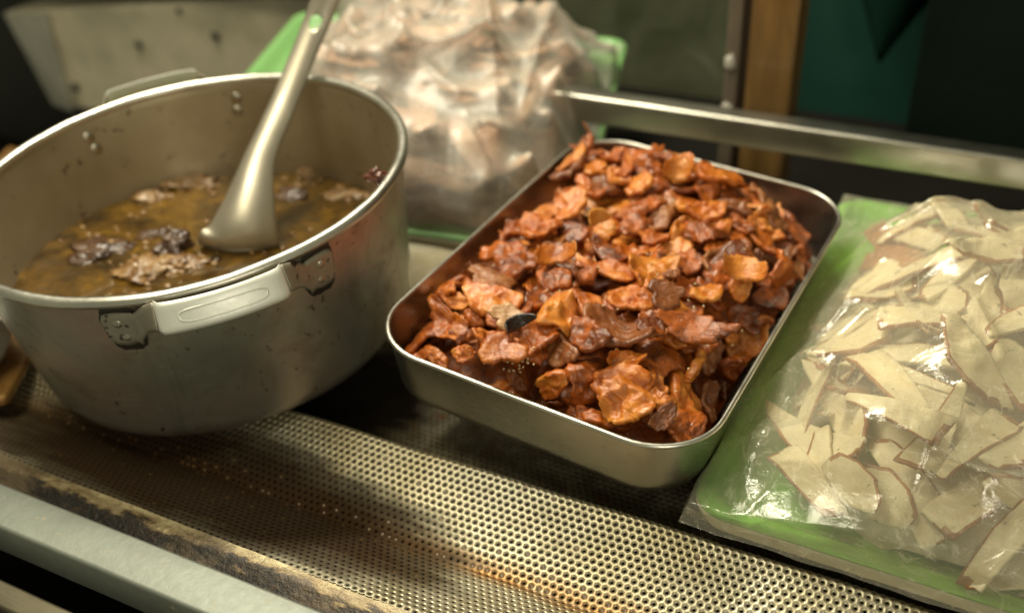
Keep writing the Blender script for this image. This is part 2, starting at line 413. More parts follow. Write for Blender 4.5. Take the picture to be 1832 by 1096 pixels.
# ladle ---------------------------------------------------------------
def catmull(P, n):
    P = [np.array(p, float) for p in P]; P = [2*P[0]-P[1]]+P+[2*P[-1]-P[-2]]; out = []
    for i in range(1, len(P)-2):
        for k in range(n):
            t = k/n; a, b, c, d = P[i-1:i+3]
            out.append(.5*((2*b)+(c-a)*t+(2*a-5*b+4*c-d)*t*t+(3*b-a-3*c+d)*t**3))
    out.append(P[-2]); return out
def ladle():
    t = NT('ladle_steel'); v = t.co(); n = t.noise(v, 30, 4, .6)
    m = t.P(Base_Color=t.mix(n, (.38, .345, .27), (.50, .45, .35)), Metallic=.9, Roughness=t.math('MULTIPLY_ADD', n, .2, .36), Normal=t.bump(t.noise(v, 300, 2), .00003))
    # spine points from bowl tip (submerged) up over the rim; columns: x,y,z,halfwidth,sag
    A = un(428, 452, -.022); B = un(432, 425, -.008); C = un(442, 370, .012); E = un(461, 285, .036)
    G = un(498, 200, .058); Hh = un(523, 142, .0745); I = un(561, 50, .105); J = un(586, -12, .128); K = un(600, -60, .146)
    B = un(430, 432, -.006); C = un(440, 372, .014)
    S = [(*A, .030, .008), (*B, .0275, .0100), (*C, .0205, .0105), (*E, .0122, .0055), (*G, .0104, .0040), (*Hh, .0098, .0034), (*I, .0098, .0030), (*J, .0105, .0026), (*K, .010, .002)]
    Q = catmull(S, 8); nw = 18; V = []; th = .0011
    side = CM[:, 0]
    rows = len(Q)
    for i, q in enumerate(Q):
        c = q[:3]; tq = Q[min(i+1, rows-1)][:3]-Q[max(i-1, 0)][:3]; tq = tq/np.linalg.norm(tq)
        sd = side - tq*(side@tq); sd /= np.linalg.norm(sd); nr = np.cross(sd, tq); 
        if nr @ (CPOS-c) < 0: nr = -nr
        for s2 in (0, 1):
            for k in range(nw):
                f = (2*k/(nw-1)-1)*(1 if s2 == 0 else -1)
                off = q[4]*(1-f*f) - s2*th
                V.append(tuple(c+sd*f*q[3]+nr*(off-q[4]*.5)))
    F = gridF(rows, nw*2, True)
    F.append(list(range(nw*2))); b = (rows-1)*nw*2; F.append([b+i for i in range(nw*2)][::-1])
    # hanging hole near the top of the handle: drop the quads there and rim the gap
    hp = un(563, 42, .107)
    base = np.array([0, 0, 0.])
    keep = []; Vn = [np.array(v) for v in V]
    for f in F:
        keep.append(f)
    root = empty('ladle', tuple(A), 'steel ladle with a hole in its handle standing in the broth against the far rim', 'ladle')
    V2 = [tuple(np.array(v)-A) for v in V]
    o = obj('ladle_body', V2, keep, m, root)
    # cut the hole with a boolean-free trick: a real cylinder cutter through a boolean modifier
    i0 = min(range(rows), key=lambda i: np.linalg.norm(Q[i][:3]-hp)); c = Q[i0][:3]
    tq = Q[i0+1][:3]-Q[i0-1][:3]; tq /= np.linalg.norm(tq); sd = side-tq*(side@tq); sd /= np.linalg.norm(sd); nr = np.cross(sd, tq)
    import bmesh
    n = 28; Vc = []
    for s2 in (-1, 1):
        for k in range(n):
            a = 2*PI*k/n; Vc.append(tuple(c-A+sd*.0048*math.cos(a)+tq*.0060*math.sin(a)+nr*s2*.02))
    Fc = [[k, (k+1) % n, n+(k+1) % n, n+k] for k in range(n)]+[list(range(n))[::-1], list(range(n, 2*n))]
    me = mesh('cutter', Vc, Fc, False); bm = bmesh.new(); bm.from_mesh(me); bmesh.ops.recalc_face_normals(bm, faces=bm.faces); bm.to_mesh(me)
    bm2 = bmesh.new(); bm2.from_mesh(o.data); bmesh.ops.recalc_face_normals(bm2, faces=bm2.faces); bm2.to_mesh(o.data); bm.free(); bm2.free()
    ct = bpy.data.objects.new('cutter', me); COL.objects.link(ct)
    ct.location = root.location
    md = o.modifiers.new('hole', 'BOOLEAN'); md.operation = 'DIFFERENCE'; md.object = ct; md.solver = 'EXACT'
    dg = bpy.context.evaluated_depsgraph_get(); dg.update()
    nm = bpy.data.meshes.new_from_object(o.evaluated_get(dg)); o.modifiers.clear(); o.data = nm
    bpy.data.objects.remove(ct)
ladle()

# ------------------------------------------------------------------ perforated table
PROF = [(.2805, -.0700), (.2835, -.0702), (.3375, -.0930), (.389, -.0700), (.392, -.0705), (.399, -.0955), (.480, -.0985), (.555, -.0955), (.600, -.0700), (.609, -.0700), (.616, -.0955), (.700, -.0955), (.718, -.0700), (.760, -.0700)]
def smooth_prof(P):
    # dense sampling, rounded bends
    pts = []
    for i in range(len(P)-1):
        n = 60
        for k in range(n): pts.append(np.array(P[i])*(1-k/n)+np.array(P[i+1])*k/n)
    pts.append(np.array(P[-1])); pts = np.array(pts)
    # resample uniform .4 mm
    s = np.concatenate([[0], np.cumsum(np.linalg.norm(np.diff(pts, axis=0), axis=1))]); u = np.arange(0, s[-1], .0004)
    q = np.stack([np.interp(u, s, pts[:, 0]), np.interp(u, s, pts[:, 1])], 1)
    k = np.ones(7)/7; z = np.convolve(np.pad(q[:, 1], 3, 'edge'), k, 'valid'); q[:, 1] = z
    s = np.concatenate([[0], np.cumsum(np.linalg.norm(np.diff(q, axis=0), axis=1))]); return q, s
PQ, PS = smooth_prof(PROF)
def prof_at(s):
    s = np.asarray(s); return np.interp(s, PS, PQ[:, 0]), np.interp(s, PS, PQ[:, 1])
def perf_mat():
    t = NT('stained_perforated_steel'); v = t.co()
    sx = t.n('ShaderNodeSeparateXYZ', i_0=v); X, Y, Z = sx.outputs
    n1 = t.noise(v, 11, 5, .6, .5); n2 = t.noise(t.co('Object', (1, 5, 5)), 16, 5, .65); n3 = t.noise(v, 70, 4, .65)
    c = t.mix(t.ramp(n1, [(.35, 0.), (.65, 1.)]), (.42, .36, .22), (.60, .56, .43))
    # amber grease line along the folds where the sheet bottoms out
    def bandat(y0, w):
        d = t.math('ABSOLUTE', t.math('ADD', t.math('SUBTRACT', Y, y0), t.math('MULTIPLY', t.math('SUBTRACT', n2, .5), .03)))
        return t.ramp(t.math('DIVIDE', d, w), [(0., 1.), (1., 0.)])
    amb = t.math('MULTIPLY', bandat(.3395, .012), t.ramp(n2, [(.3, .25), (.6, .9)]))
    c = t.mix(amb, c, (.42, .20, .045))
    # burnt area on the front slope, left of centre (a stain with its own outline)
    bx = t.math('ABSOLUTE', t.math('DIVIDE', t.math('ADD', X, .400), .165))
    by = t.math('ABSOLUTE', t.math('DIVIDE', t.math('SUBTRACT', Y, .322), .042))
    e = t.math('ADD', t.math('MULTIPLY', bx, bx), t.math('MULTIPLY', by, by))
    e = t.math('ADD', e, t.math('MULTIPLY', t.math('SUBTRACT', n2, .5), 1.6))
    burn_shade = t.ramp(t.math('MULTIPLY', e, .5), [(.3, .97), (.55, .85), (.85, 0.)])
    # old brown staining over the left half
    lft = t.math('MULTIPLY', t.ramp(t.math('MULTIPLY', X, -1.), [(.38, 0.), (.62, .75)]), t.ramp(n1, [(.3, .5), (.6, 1.)]))
    c = t.mix(lft, c, (.26, .185, .07))
    far = t.ramp(Y, [(.391, 0.), (.394, .9), (.49, .85), (.56, .3), (.64, .2)])  # shade behind the ridge, painted in as a dark tone
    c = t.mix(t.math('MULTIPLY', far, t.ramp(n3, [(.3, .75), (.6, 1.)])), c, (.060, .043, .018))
    sp = t.ramp(n3, [(.60, 0.), (.72, .75)]); c = t.mix(t.math('MULTIPLY', sp, t.ramp(n1, [(.45, 0.), (.55, 1.)])), c, (.16, .06, .02))
    c = t.mix(burn_shade, c, (.028, .013, .005))
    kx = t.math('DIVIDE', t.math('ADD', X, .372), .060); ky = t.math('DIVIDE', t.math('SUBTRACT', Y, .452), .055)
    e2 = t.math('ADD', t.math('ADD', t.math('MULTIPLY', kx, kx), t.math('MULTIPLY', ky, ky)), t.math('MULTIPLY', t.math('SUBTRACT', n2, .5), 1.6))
    shade_spot = t.ramp(t.math('MULTIPLY', e2, .5), [(.35, .97), (.7, 0.)])  # shadow right of the pot, painted into the sheet colour
    c = t.mix(shade_spot, c, (.012, .009, .006)); burn_shade = t.math('MAXIMUM', burn_shade, shade_spot)
    dirt_shade = t.math('MAXIMUM', burn_shade, t.math('MULTIPLY', far, .8))  # burnt stain together with both painted shades, dulling the metal
    met = t.math('SUBTRACT', .85, t.math('MULTIPLY', dirt_shade, .85))
    return t.P(Base_Color=c, Metallic=met, Roughness=t.math('ADD', t.math('MULTIPLY_ADD', n3, .25, .31), t.math('MULTIPLY', dirt_shade, .25)), Specular_IOR_Level=t.math('SUBTRACT', .5, t.math('MULTIPLY', dirt_shade, .46)), Normal=t.bump(n3, .0003))
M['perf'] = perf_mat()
def perforated():
    p = .0047; rs = p*math.sqrt(3)/2; R = p/math.sqrt(3); hr = .00098
    nh = 12; V = []; F = []
    ca = [2*PI*k/nh+PI/6*0 for k in range(nh)]
    hexo = []   # 12 points on a pointy-top hexagon at 30 degree steps starting at angle 0
    for k in range(nh):
        a = 2*PI*k/nh
        # pointy-top: vertices at 30,90,...; edge midpoints at 0,60,...
        r = R if k % 2 == 1 else p/2
        hexo.append((r*math.cos(a), r*math.sin(a)))
    hexo = np.array(hexo); cir = np.array([(hr*math.cos(a), hr*math.sin(a)) for a in ca])
    rows = int(PS[-1]/rs)
    allx = []; alls = []; allt = []
    for j in range(rows):
        s0 = (j+.5)*rs; y0 = float(prof_at(s0)[0])
        if y0 < .52: xa, xb = -.80, .08
        else: xa, xb = -.62, -.10
        n = int((xb-xa)/p)
        xs = xa+np.arange(n)*p+(p/2 if j % 2 else 0)
        for x in xs: allx.append(x); alls.append(s0)
    allx = np.array(allx); alls = np.array(alls); N = len(allx)
    ox = (allx[:, None]+hexo[None, :, 0]); os_ = alls[:, None]+hexo[None, :, 1]
    ix = (allx[:, None]+cir[None, :, 0]); is_ = alls[:, None]+cir[None, :, 1]
    os_ = np.clip(os_, 0, PS[-1])
    yo, zo = prof_at(os_); yi, zi = prof_at(is_)
    ver = np.stack([np.concatenate([ox, ix, ix], 1), np.concatenate([yo, yi, yi], 1), np.concatenate([zo, zi, zi-.0009], 1)], 2)
    # hammered waviness of the sheet
    ver[..., 2] += .0007*np.sin(ver[..., 0]*23+1)*np.sin(ver[..., 1]*31)+.0004*np.sin(ver[..., 0]*61+ver[..., 1]*40)
    base = (np.arange(N)*36)[:, None, None]
    k = np.arange(nh); k1 = (k+1) % nh
    q = np.concatenate([np.stack([k, k1, k1+12, k+12], 1), np.stack([k+12, k1+12, k1+24, k+24], 1)], 0)
    Fq = (base+q[None]).reshape(-1, 4)
    me = bpy.data.meshes.new('perforated_sheet')
    Vv = ver.reshape(-1, 3).astype(np.float32)
    me.vertices.add(len(Vv)); me.vertices.foreach_set('co', Vv.ravel())
    me.loops.add(Fq.size); me.loops.foreach_set('vertex_index', Fq.ravel().astype(np.int32))
    me.polygons.add(len(Fq)); me.polygons.foreach_set('loop_start', np.arange(0, Fq.size, 4, dtype=np.int32))
    me.update(); me.validate()
    return me
table = empty('griddle_table', (0, 0, 0), 'grease stained stall counter of folded perforated steel under the pot and trays', 'counter')
table['kind'] = 'structure'; del table['category']
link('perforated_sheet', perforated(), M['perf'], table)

# grease clogging some of the holes
def clogs():
    r = random.Random(77); p = .0047; rs = p*math.sqrt(3)/2; V = []; F = []; rows = int(PS[-1]/rs)
    for j in range(rows):
        s0 = (j+.5)*rs; y0, z0 = [float(q) for q in prof_at(s0)]
        if y0 > .40: break
        n = int(.88/p)
        for i in range(n):
            x = -.80+i*p+(p/2 if j % 2 else 0)
            pr = .012+.30*math.exp(-((y0-.3385)/.006)**2)+.12*max(0, fbm(x*14, y0*14, 4, 2))
            if r.random() > pr: continue
            z = z0+.0007*math.sin(x*23+1)*math.sin(y0*31)+.0004*math.sin(x*61+y0*40)-.0002-.0004*r.random()
            b = len(V); V.append((x, y0, z-.0002))
            sl = (float(prof_at(s0+.001)[1])-float(prof_at(s0-.001)[1]))/.002
            for k in range(8):
                a = 2*PI*k/8; V.append((x+00.00101*math.cos(a), y0+00.00101*math.sin(a), z+sl*00.00101*math.sin(a)))
            for k in range(8): F.append([b, b+1+k, b+1+(k+1) % 8])
    o = obj('clogged_grease', V, F, plain('hole_grease', (.17, .09, .03), .35, .5, 90), table); o['kind'] = 'stuff'
clogs()
def lip_mat():
    t = NT('crusted_lip_steel'); v = t.co(); n1 = t.noise(t.co('Object', (1, 3, 3)), 35, 6, .7); n2 = t.noise(v, 260, 4, .7)
    sx = t.n('ShaderNodeSeparateXYZ', i_0=v)
    e = t.math('ADD', t.math('MULTIPLY', t.math('SUBTRACT', sx.outputs[1], .2680), 55.), t.math('MULTIPLY', t.math('SUBTRACT', n1, .5), 2.2))
    c = t.ramp(e, [(.0, (.012, .009, .006)), (.28, (.03, .02, .012)), (.42, (.24, .17, .08)), (.8, (.50, .42, .24))])
    c = t.mix(t.ramp(n2, [(.55, 0.), (.7, .7)]), c, (.10, .05, .02))
    c = t.mix(t.ramp(t.noise(t.co('Object', (1, 2, 2)), 13, 5, .7), [(.46, 0.), (.58, .8)]), c, (.115, .080, .042))
    return t.P(Base_Color=c, Metallic=.3, Roughness=.38, Normal=t.bump(t.math('ADD', n1, n2), .0006))
M['lip'] = lip_mat()
def strip(name, prof, x0, x1, mats, parent, nx=160, jit=0.):
    V = []
    for i in range(nx+1):
        x = x0+(x1-x0)*i/nx
        for y, z in prof: V.append((x, y+jit*fbm(x*40, y*40, 1, 3), z+jit*fbm(x*40, y*40, 7, 3)))
    return obj(name, V, gridF(nx+1, len(prof)), mats, parent)
strip('front_lip', [(.2540, -.0745)]+[(.2545+k*.0022, -.0742+.0042*min(1, max(0, (k-4)/5))) for k in range(12)]+[(.2812, -.0699)], -.82, .1, M['lip'], table, 300, .0002)
box('under_tray', -.84, .45, .18, 1.15, -.150, -.145, M['dark'], table, 0)
# greasy solid end plate at the left
def greasy():
    t = NT('brown_grease_plate'); v = t.co(); n = t.noise(v, 22, 6, .65, .6)
    return t.P(Base_Color=t.ramp(n, [(.35, (.09, .035, .010)), (.5, (.28, .14, .035)), (.68, (.42, .27, .08))]), Roughness=.35, Metallic=.3, Coat_Weight=.3, Normal=t.bump(n, .002))
gp = []
P0 = [tuple(un(a, b, -.0655)[:2]) for a, b in ((-400, 640), (-60, 722), (8, 706), (34, 662), (58, 618))]+[(-.58, .62), (-.90, .62)]
V = [(x, y, -.0675) for x, y in P0]+[(x, y, -.0735) for x, y in P0]
n = len(P0); F = [list(range(n))]+[[k, k+n, (k+1) % n+n, (k+1) % n] for k in range(n)]
bevel(obj('end_plate', V, F, greasy(), table, False), .003, 3)
# screw in the groove
def screw(parent, loc, r, mat):
    prof = [(r, 0), (r*1.02, .0008), (r*.9, .0016), (r*.55, .0017), (r*.5, .0004), (0.0001, .0004)]
    V, F = lathe(prof, 28); o = obj('screw', V, F, mat, parent); o.location = loc; return o
p = un(412, 990, -.0735)
screw(table, (p[0], p[1], -.0738), .0050, M['rivet'])

# front rail: square tube with worn top, then the dark gap and a second bar
fr = empty('front_rail', (0, 0, 0), 'worn pale aluminium square rail along the near edge of the counter', 'rail')
def tube(name, x0, x1, y0, y1, z0, z1, mat, parent, r=.0022):
    P = roundrect((y1-y0)/2, (z1-z0)/2, r, 4); cy, cz = (y0+y1)/2, (z0+z1)/2; nx = 60
    V = []
    for i in range(nx+1):
        x = x0+(x1-x0)*i/nx
        for a, b in P: V.append((x, cy+a+.00025*fbm(x*20, a*80, 2, 2), cz+b+.00025*fbm(x*20, b*80, 5, 2)))
    F = gridF(nx+1, len(P), True); nn = len(P); F.append(list(range(nn))); F.append([nx*nn+i for i in range(nn)][::-1])
    return obj(name, V, F, mat, parent)
tube('rail_tube', -.85, .2, .2275, .2540, -.080, -.0552, M['rail'], fr)
br2 = empty('lower_bar', (0, 0, 0), 'dim dark steel bar below the near aluminium rail', 'bar')
tube('bar_tube', -.85, .2, .196, .2110, -.105, -.0760, metal('dim_bar_steel', (.16, .14, .09), .45, (1, 12, 12), 60, .4, (.03, .02, .01), .8, .5), br2)
tube('bar_edge', -.85, .2, .170, .1950, -.110, -.0960, M['dark'], br2)

# back rail, post and things beyond ------------------------------------------------
rr = empty('back_rail', (0, 0, 0), 'out of focus steel square tube rail behind the trays', 'rail')
tube('rail_tube', -.60, .45, .786, .808, -.0260, -.0005, M['backrail'], rr, .003)
bs = empty('back_sill', (0, 0, 0), 'dark greasy sill at the far edge of the counter', 'sill')
box('sill_board', -.62, .45, .765, .785, -.100, -.074, plain('dark_greasy_sill', (.07, .045, .022), .4, .4, 20), bs)
def wood():
    t = NT('varnished_wood'); n = t.noise(t.co('Object', (1, 1, .12)), 55, 5, .6, .8)
    return t.P(Base_Color=t.ramp(n, [(.3, (.13, .070, .020)), (.7, (.28, .155, .048))]), Roughness=.4, Coat_Weight=.2)
po = empty('wooden_post', (-.207, .88, -.3), 'upright varnished brown wooden post behind the rail with a thin strip beside it', 'post')
box('post_timber', 0.0005, .0410, -.02, .02, 0, .85, wood(), po, .002)
box('edge_strip', -.0220, -.0090, -.012, .012, 0, .85, plain('grey_brown_strip', (.15, .12, .085), .45), po, .002)
box('post_back', -.0088, .0, -.006, .012, 0, .85, plain('dark_brown_joint', (.045, .026, .012), .6), po, 0)
for k, zz in enumerate((.27, .315)):
    o = lump('putty', (-.0165, -.014, zz), (.005, .003, .007), plain('pale_putty', (.45, .42, .36), .3), k+8.)
    o.parent = po
tp = empty('teal_panel', (0, 1.20, 0), 'dark teal green board behind the wooden post', 'panel')
box('board', -.24, .035, 0, .01, -.6, .5, plain('dark_teal_paint', (.008, .050, .036), .5, .25, 6), tp, 0)
gp_ = empty('clouded_panel', (0, 1.16, 0), 'smeared grey green glass pane left of the wooden post', 'panel')
def smear():
    t = NT('smeared_grey_green'); v = t.co(); n = t.noise(v, 7, 4, .6, 1.5)
    return t.P(Base_Color=t.ramp(n, [(.35, (.055, .062, .034)), (.6, (.11, .12, .072)), (.75, (.22, .22, .15))]), Roughness=.3)
box('pane', -.72, -.275, 0, .006, -.5, .5, smear(), gp_, 0)
# black bag shape hanging in front of the teal board
def px_at_y(px, py, y):
    d = CM @ np.array([(px-916)/1818.8, -(py-548)/1818.8, -1.]); t = y/d[1]; return CPOS+d*t
hb_ = []
tipz = px_at_y(1605, 98, 1.13)[2]; cxm = px_at_y(1605, 50, 1.13)[0]
for i in range(17):
    a = i/16; z = tipz+.30*(1-a); w = .12*(1-a**1.3)+.004
    ring = []
    for k in range(24):
        t_ = 2*PI*k/24; ring.append((cxm+.01*math.sin(a*5)+w*math.cos(t_)*(1+.08*fbm(math.cos(t_)*2, a*4, 1, 2)), 1.13+.03*math.sin(t_), z))
    hb_.append(ring)
V, F = loft(hb_, True)
o = obj('hanging_cloth', V, F, plain('black_cloth', (.005, .022, .015), .9, spec=.05)); tag(o, 'dark cloth hanging to a point against the teal board', 'cloth')
o = box('dark_cabinet', px_at_y(1650, 60, 1.05)[0], .9, 1.05, 1.4, -.6, .6, plain('near_black_cabinet', (.006, .012, .008), .8, spec=.1), None, .002)
tag(o, 'near black cabinet at the right edge beyond the rail', 'cabinet')

# stainless cooker box at the far left
cb = empty('steel_cooker', (0, 0, 0), 'blurred dull stainless cooker side with bolt holes behind the pot', 'cooker')
q = [px_at_y(2, 24, 1.02), px_at_y(560, -10, 1.02), px_at_y(560, 420, 1.02), px_at_y(190, 420, 1.02)]
q[2][0] = -.70; q[2][2] = -.25; q[3][2] = -.25
q1 = [p+np.array([0, .10, 0]) for p in q]
V = [tuple(p) for p in q+q1]; F = [[0, 3, 2, 1], [0, 1, 5, 4], [1, 2, 6, 5], [2, 3, 7, 6], [3, 0, 4, 7]]
bevel(obj('side_panel', V, F, M['box_steel'], cb, False), .006, 3)
fl = [px_at_y(2, 26, 1.018), px_at_y(88, 24, 1.018), px_at_y(205, 420, 1.018), px_at_y(165, 420, 1.018)]
fl[2][2] = fl[3][2] = -.25
for i in (0, 3): fl[i] = fl[i]+np.array([0, .012, 0])
Vf = [tuple(p) for p in fl]+[tuple(p+np.array([.004, -.010, 0])) for p in fl]
obj('bent_flange', Vf, [[4, 7, 6, 5], [0, 4, 5, 1], [1, 5, 6, 2], [3, 2, 6, 7], [0, 3, 7, 4]], metal('flange_steel', (.62, .60, .50), .45, met=.5), cb, False)
tb = [px_at_y(-60, 20, 1.0), px_at_y(420, -20, 1.0)]
box('top_cover', tb[0][0], tb[1][0]+.3, .99, 1.3, px_at_y(560, -4, 1.0)[2], .3, plain('soot_black', (.018, .012, .008), .6), cb, .002)
for (a, b, r) in ((135, 157, .0075), (248, 80, .0062), (385, 65, .0068), (320, 20, .004)):
    p = px_at_y(a, b, 1.016)
    V = [(r*math.cos(2*PI*k/20), 0, r*math.sin(2*PI*k/20)) for k in range(20)]+[(.6*r*math.cos(2*PI*k/20), -.004, .6*r*math.sin(2*PI*k/20)) for k in range(20)]
    F = [[k, (k+1) % 20, 20+(k+1) % 20, 20+k] for k in range(20)]+[list(range(20, 40))]
    o = obj('bolt', V, F, plain('bolt_black', (.01, .009, .007), .5) if a == 135 else plain('bolt_brown', (.07, .06, .04), .5), cb); o.location = tuple(p)
o = box('dark_recess', -2.2, .9, 1.42, 1.45, -1., 1., plain('stall_back_wall', (.022, .021, .015), .7), None, 0)
o.name = 'back_wall'; tag(o, kind='structure')
o = box('stall_floor', -2.2, 1., -.4, 1.45, -.62, -.6, M['dark'], None, 0); o.name = 'floor'; tag(o, kind='structure')

# bowl cut by the left edge
prof = [(.001, -.0665), (.030, -.0665), (.040, -.062), (.0465, -.050), (.0490, -.030), (.0505, -.0285), (.0500, -.0270), (.0480, -.029), (.045, -.049), (.038, -.060), (.001, -.063)]
V, F = lathe(prof, 96); o = obj('steel_bowl', V, F, metal('bowl_steel', (.70, .68, .62), .5, met=.3))
o.location = (-.633, .333, 0); tag(o, 'grey steel bowl cut off by the left edge beside the pot', 'bowl')

# ------------------------------------------------------------------ meat tray
TT = frame_mat((-0.1968, 0.5414, 0.0), 0.0574, -0.0218, -0.0702)
tray = empty('steel_tray', None, 'rectangular stainless steel tray with rounded corners heaped with braised meat', 'tray', mat=TT)
HX, HY, TRD, TD = .1088, .1538, .0425, .050
def tray_rings(off, fil, dep):
    R = []
    for k in range(9):
        h = -(dep-fil)*k/8; ins = off+.0075*(-h/dep)
        R.append([(x, y, h) for x, y in roundrect(HX-ins, HY-ins, TRD-ins, 12)])
    b = off+.0075*((dep-fil)/dep)
    for k in range(1, 7):
        a = PI/2*k/6; ins = b+fil*(1-math.cos(a)); h = -(dep-fil)-fil*math.sin(a)
        R.append([(x, y, h) for x, y in roundrect(HX-ins, HY-ins, max(.004, TRD-ins), 12)])
    return R
V, F = loft(tray_rings(.0012, .016, TD)); obj('outer_shell', V, F, M['steel'], tray)
V, F = loft(tray_rings(.0024, .016, TD-.0012)); obj('inner_shell', V, F, M['steel'], tray)
rings = []
for k in range(11):
    a = 2*PI*k/10; ins = .0014-.0015*math.cos(a)
    rings.append([(x, y, -.0013+.0016*math.sin(a)+.0003*fbm(x*30, y*30, 1, 2)) for x, y in roundrect(HX-ins, HY-ins, TRD-ins, 12)])
V, F = loft(rings, False); obj('rolled_rim', V, F, M['rim_steel'], tray)

# ---------- food piece shapes
def flake(rng, L, Wd, th, curl, rag, nr=9, na=40, edge_mi=False, poly=None):
    """a ragged curled slice: closed mesh, top and bottom joined at the outline"""
    sd = rng.random()*100
    ph = rng.random()*6.28
    def outline(a):
        if poly: return poly(a)*(1+rag*.7*fbm(math.cos(a)*3+sd, math.sin(a)*3, sd, 4))
        else: r = 1+.22*math.cos(2*a+ph)*rag*2+.16*math.cos(3*a+ph*2)*rag*2
        return min(1.35, max(.45, 1+(r-1)*.7+rag*.55*fbm(math.cos(a)*1.5+sd, math.sin(a)*1.5, sd, 2)+rag*.30*fbm(math.cos(a)*6+sd, math.sin(a)*6, 3, 4)))
    cc = curl*rng.choice((-1, 1, 1))*(.35+.65*rng.random()); phi = rng.random()*PI if rag > .2 else rng.random()*.5
    tw = curl*(rng.random()-.5)*.9; cp_, sp_ = math.cos(phi), math.sin(phi); crump = (.17 if rag > .2 else .07)*min(1.2, curl)
    def surf(x, y):
        a = (x*cp_+y*sp_)/L; b = -x*sp_+y*cp_
        k = cc if abs(cc) > .05 else .05
        xx = L*math.sin(a*k)/k; z = L*(1-math.cos(a*k))/k
        nz = L*(crump*1.3*fbm(a*1.7+sd, b/L*1.7, sd, 2)+crump*.42*fbm(a*5+sd, b/L*5, 2*sd, 3))
        z += nz+tw*L*.5*a*b/L
        return xx*cp_-b*sp_, xx*sp_+b*cp_, z
    V = []; F = []
    for side in (0, 1):
        V.append(None); ci = len(V)-1
        x, y, z = surf(0, 0); V[ci] = (x, y, z+(th/2 if side == 0 else -th/2))
        for i in range(1, nr+1):
            f = (i/nr)
            for k in range(na):
                a = 2*PI*k/na; r = outline(a)*f; x, y, z = surf(L*r*math.cos(a), Wd*r*math.sin(a))
                tt = th*(.85+.2*fbm(x*120+sd, y*120, 9, 2))*(math.sqrt(max(0.0, 1-(max(0, f-.75)/.25)**2*.75)) if not poly else .95)
                V.append((x, y, z+(tt/2 if side == 0 else -tt/2)))
    n1 = 1+nr*na
    mi = []
    for side in (0, 1):
        o = side*n1
        for k in range(na):
            t = [o, o+1+k, o+1+(k+1) % na]; F.append(t if side == 0 else t[::-1]); mi.append(0)
        for i in range(nr-1):
            for k in range(na):
                a = o+1+i*na+k; b = o+1+i*na+(k+1) % na; t = [a, a+na, b+na, b]
                F.append(t if side == 0 else t[::-1]); mi.append(0)
    for k in range(na):
        a = 1+(nr-1)*na+k; b = 1+(nr-1)*na+(k+1) % na
        F.append([a, a+n1, b+n1, b]); mi.append(1 if edge_mi else 0)
    return np.array(V), F, mi

class Heap:
    """height field that pieces are lowered onto one by one"""
    def __init__(s, x0, x1, y0, y1, cell, floor):
        s.x0, s.y0, s.c = x0, y0, cell
        s.nx = int((x1-x0)/cell)+1; s.ny = int((y1-y0)/cell)+1
        X, Y = np.meshgrid(x0+np.arange(s.nx)*cell, y0+np.arange(s.ny)*cell, indexing='ij')
        s.X, s.Y = X, Y; s.H = floor(X, Y); s.own = -np.ones(X.shape, int); s.count = 0; s.hard = None; s.hz = 0.
    def fit(s, P, x, y, sink):
        ix = np.round((P[:, 0]+x-s.x0)/s.c).astype(int); iy = np.round((P[:, 1]+y-s.y0)/s.c).astype(int)
        if ix.min() < 0 or iy.min() < 0 or ix.max() >= s.nx or iy.max() >= s.ny: return None
        d = s.H[ix, iy]-P[:, 2]
        k = max(1, int(len(d)*sink)); z = np.partition(d, -k)[-k]
        if s.hard is not None:
            hm = s.hard[ix, iy]
            if hm.sum() > s.hz: return None
        return z, ix, iy
    def put(s, P, z, ix, iy):
        zz = P[:, 2]+z; up = zz > s.H[ix, iy]
        s.own[ix[up], iy[up]] = s.count; s.count += 1
        np.maximum.at(s.H, (ix, iy), zz)
        for dx, dy in ((1, 0), (-1, 0), (0, 1), (0, -1)):   # close the gaps between rasterised vertices
            jx = np.clip(ix+dx, 0, s.nx-1); jy = np.clip(iy+dy, 0, s.ny-1)
            up = zz-.0008 > s.H[jx, jy]; s.own[jx[up], jy[up]] = s.count-1; np.maximum.at(s.H, (jx, jy), zz-.0008)
def rotm(rng, tilt, normal=None):
    yaw = rng.random()*2*PI; t = rng.random()*tilt; ta = rng.random()*2*PI
    R = Matrix.Rotation(t, 3, Vector((math.cos(ta), math.sin(ta), 0))) @ Matrix.Rotation(yaw, 3, 'Z')
    if normal is not None:
        q = Vector((0, 0, 1)).rotation_difference(Vector(normal)); R = q.to_matrix() @ R
    return R
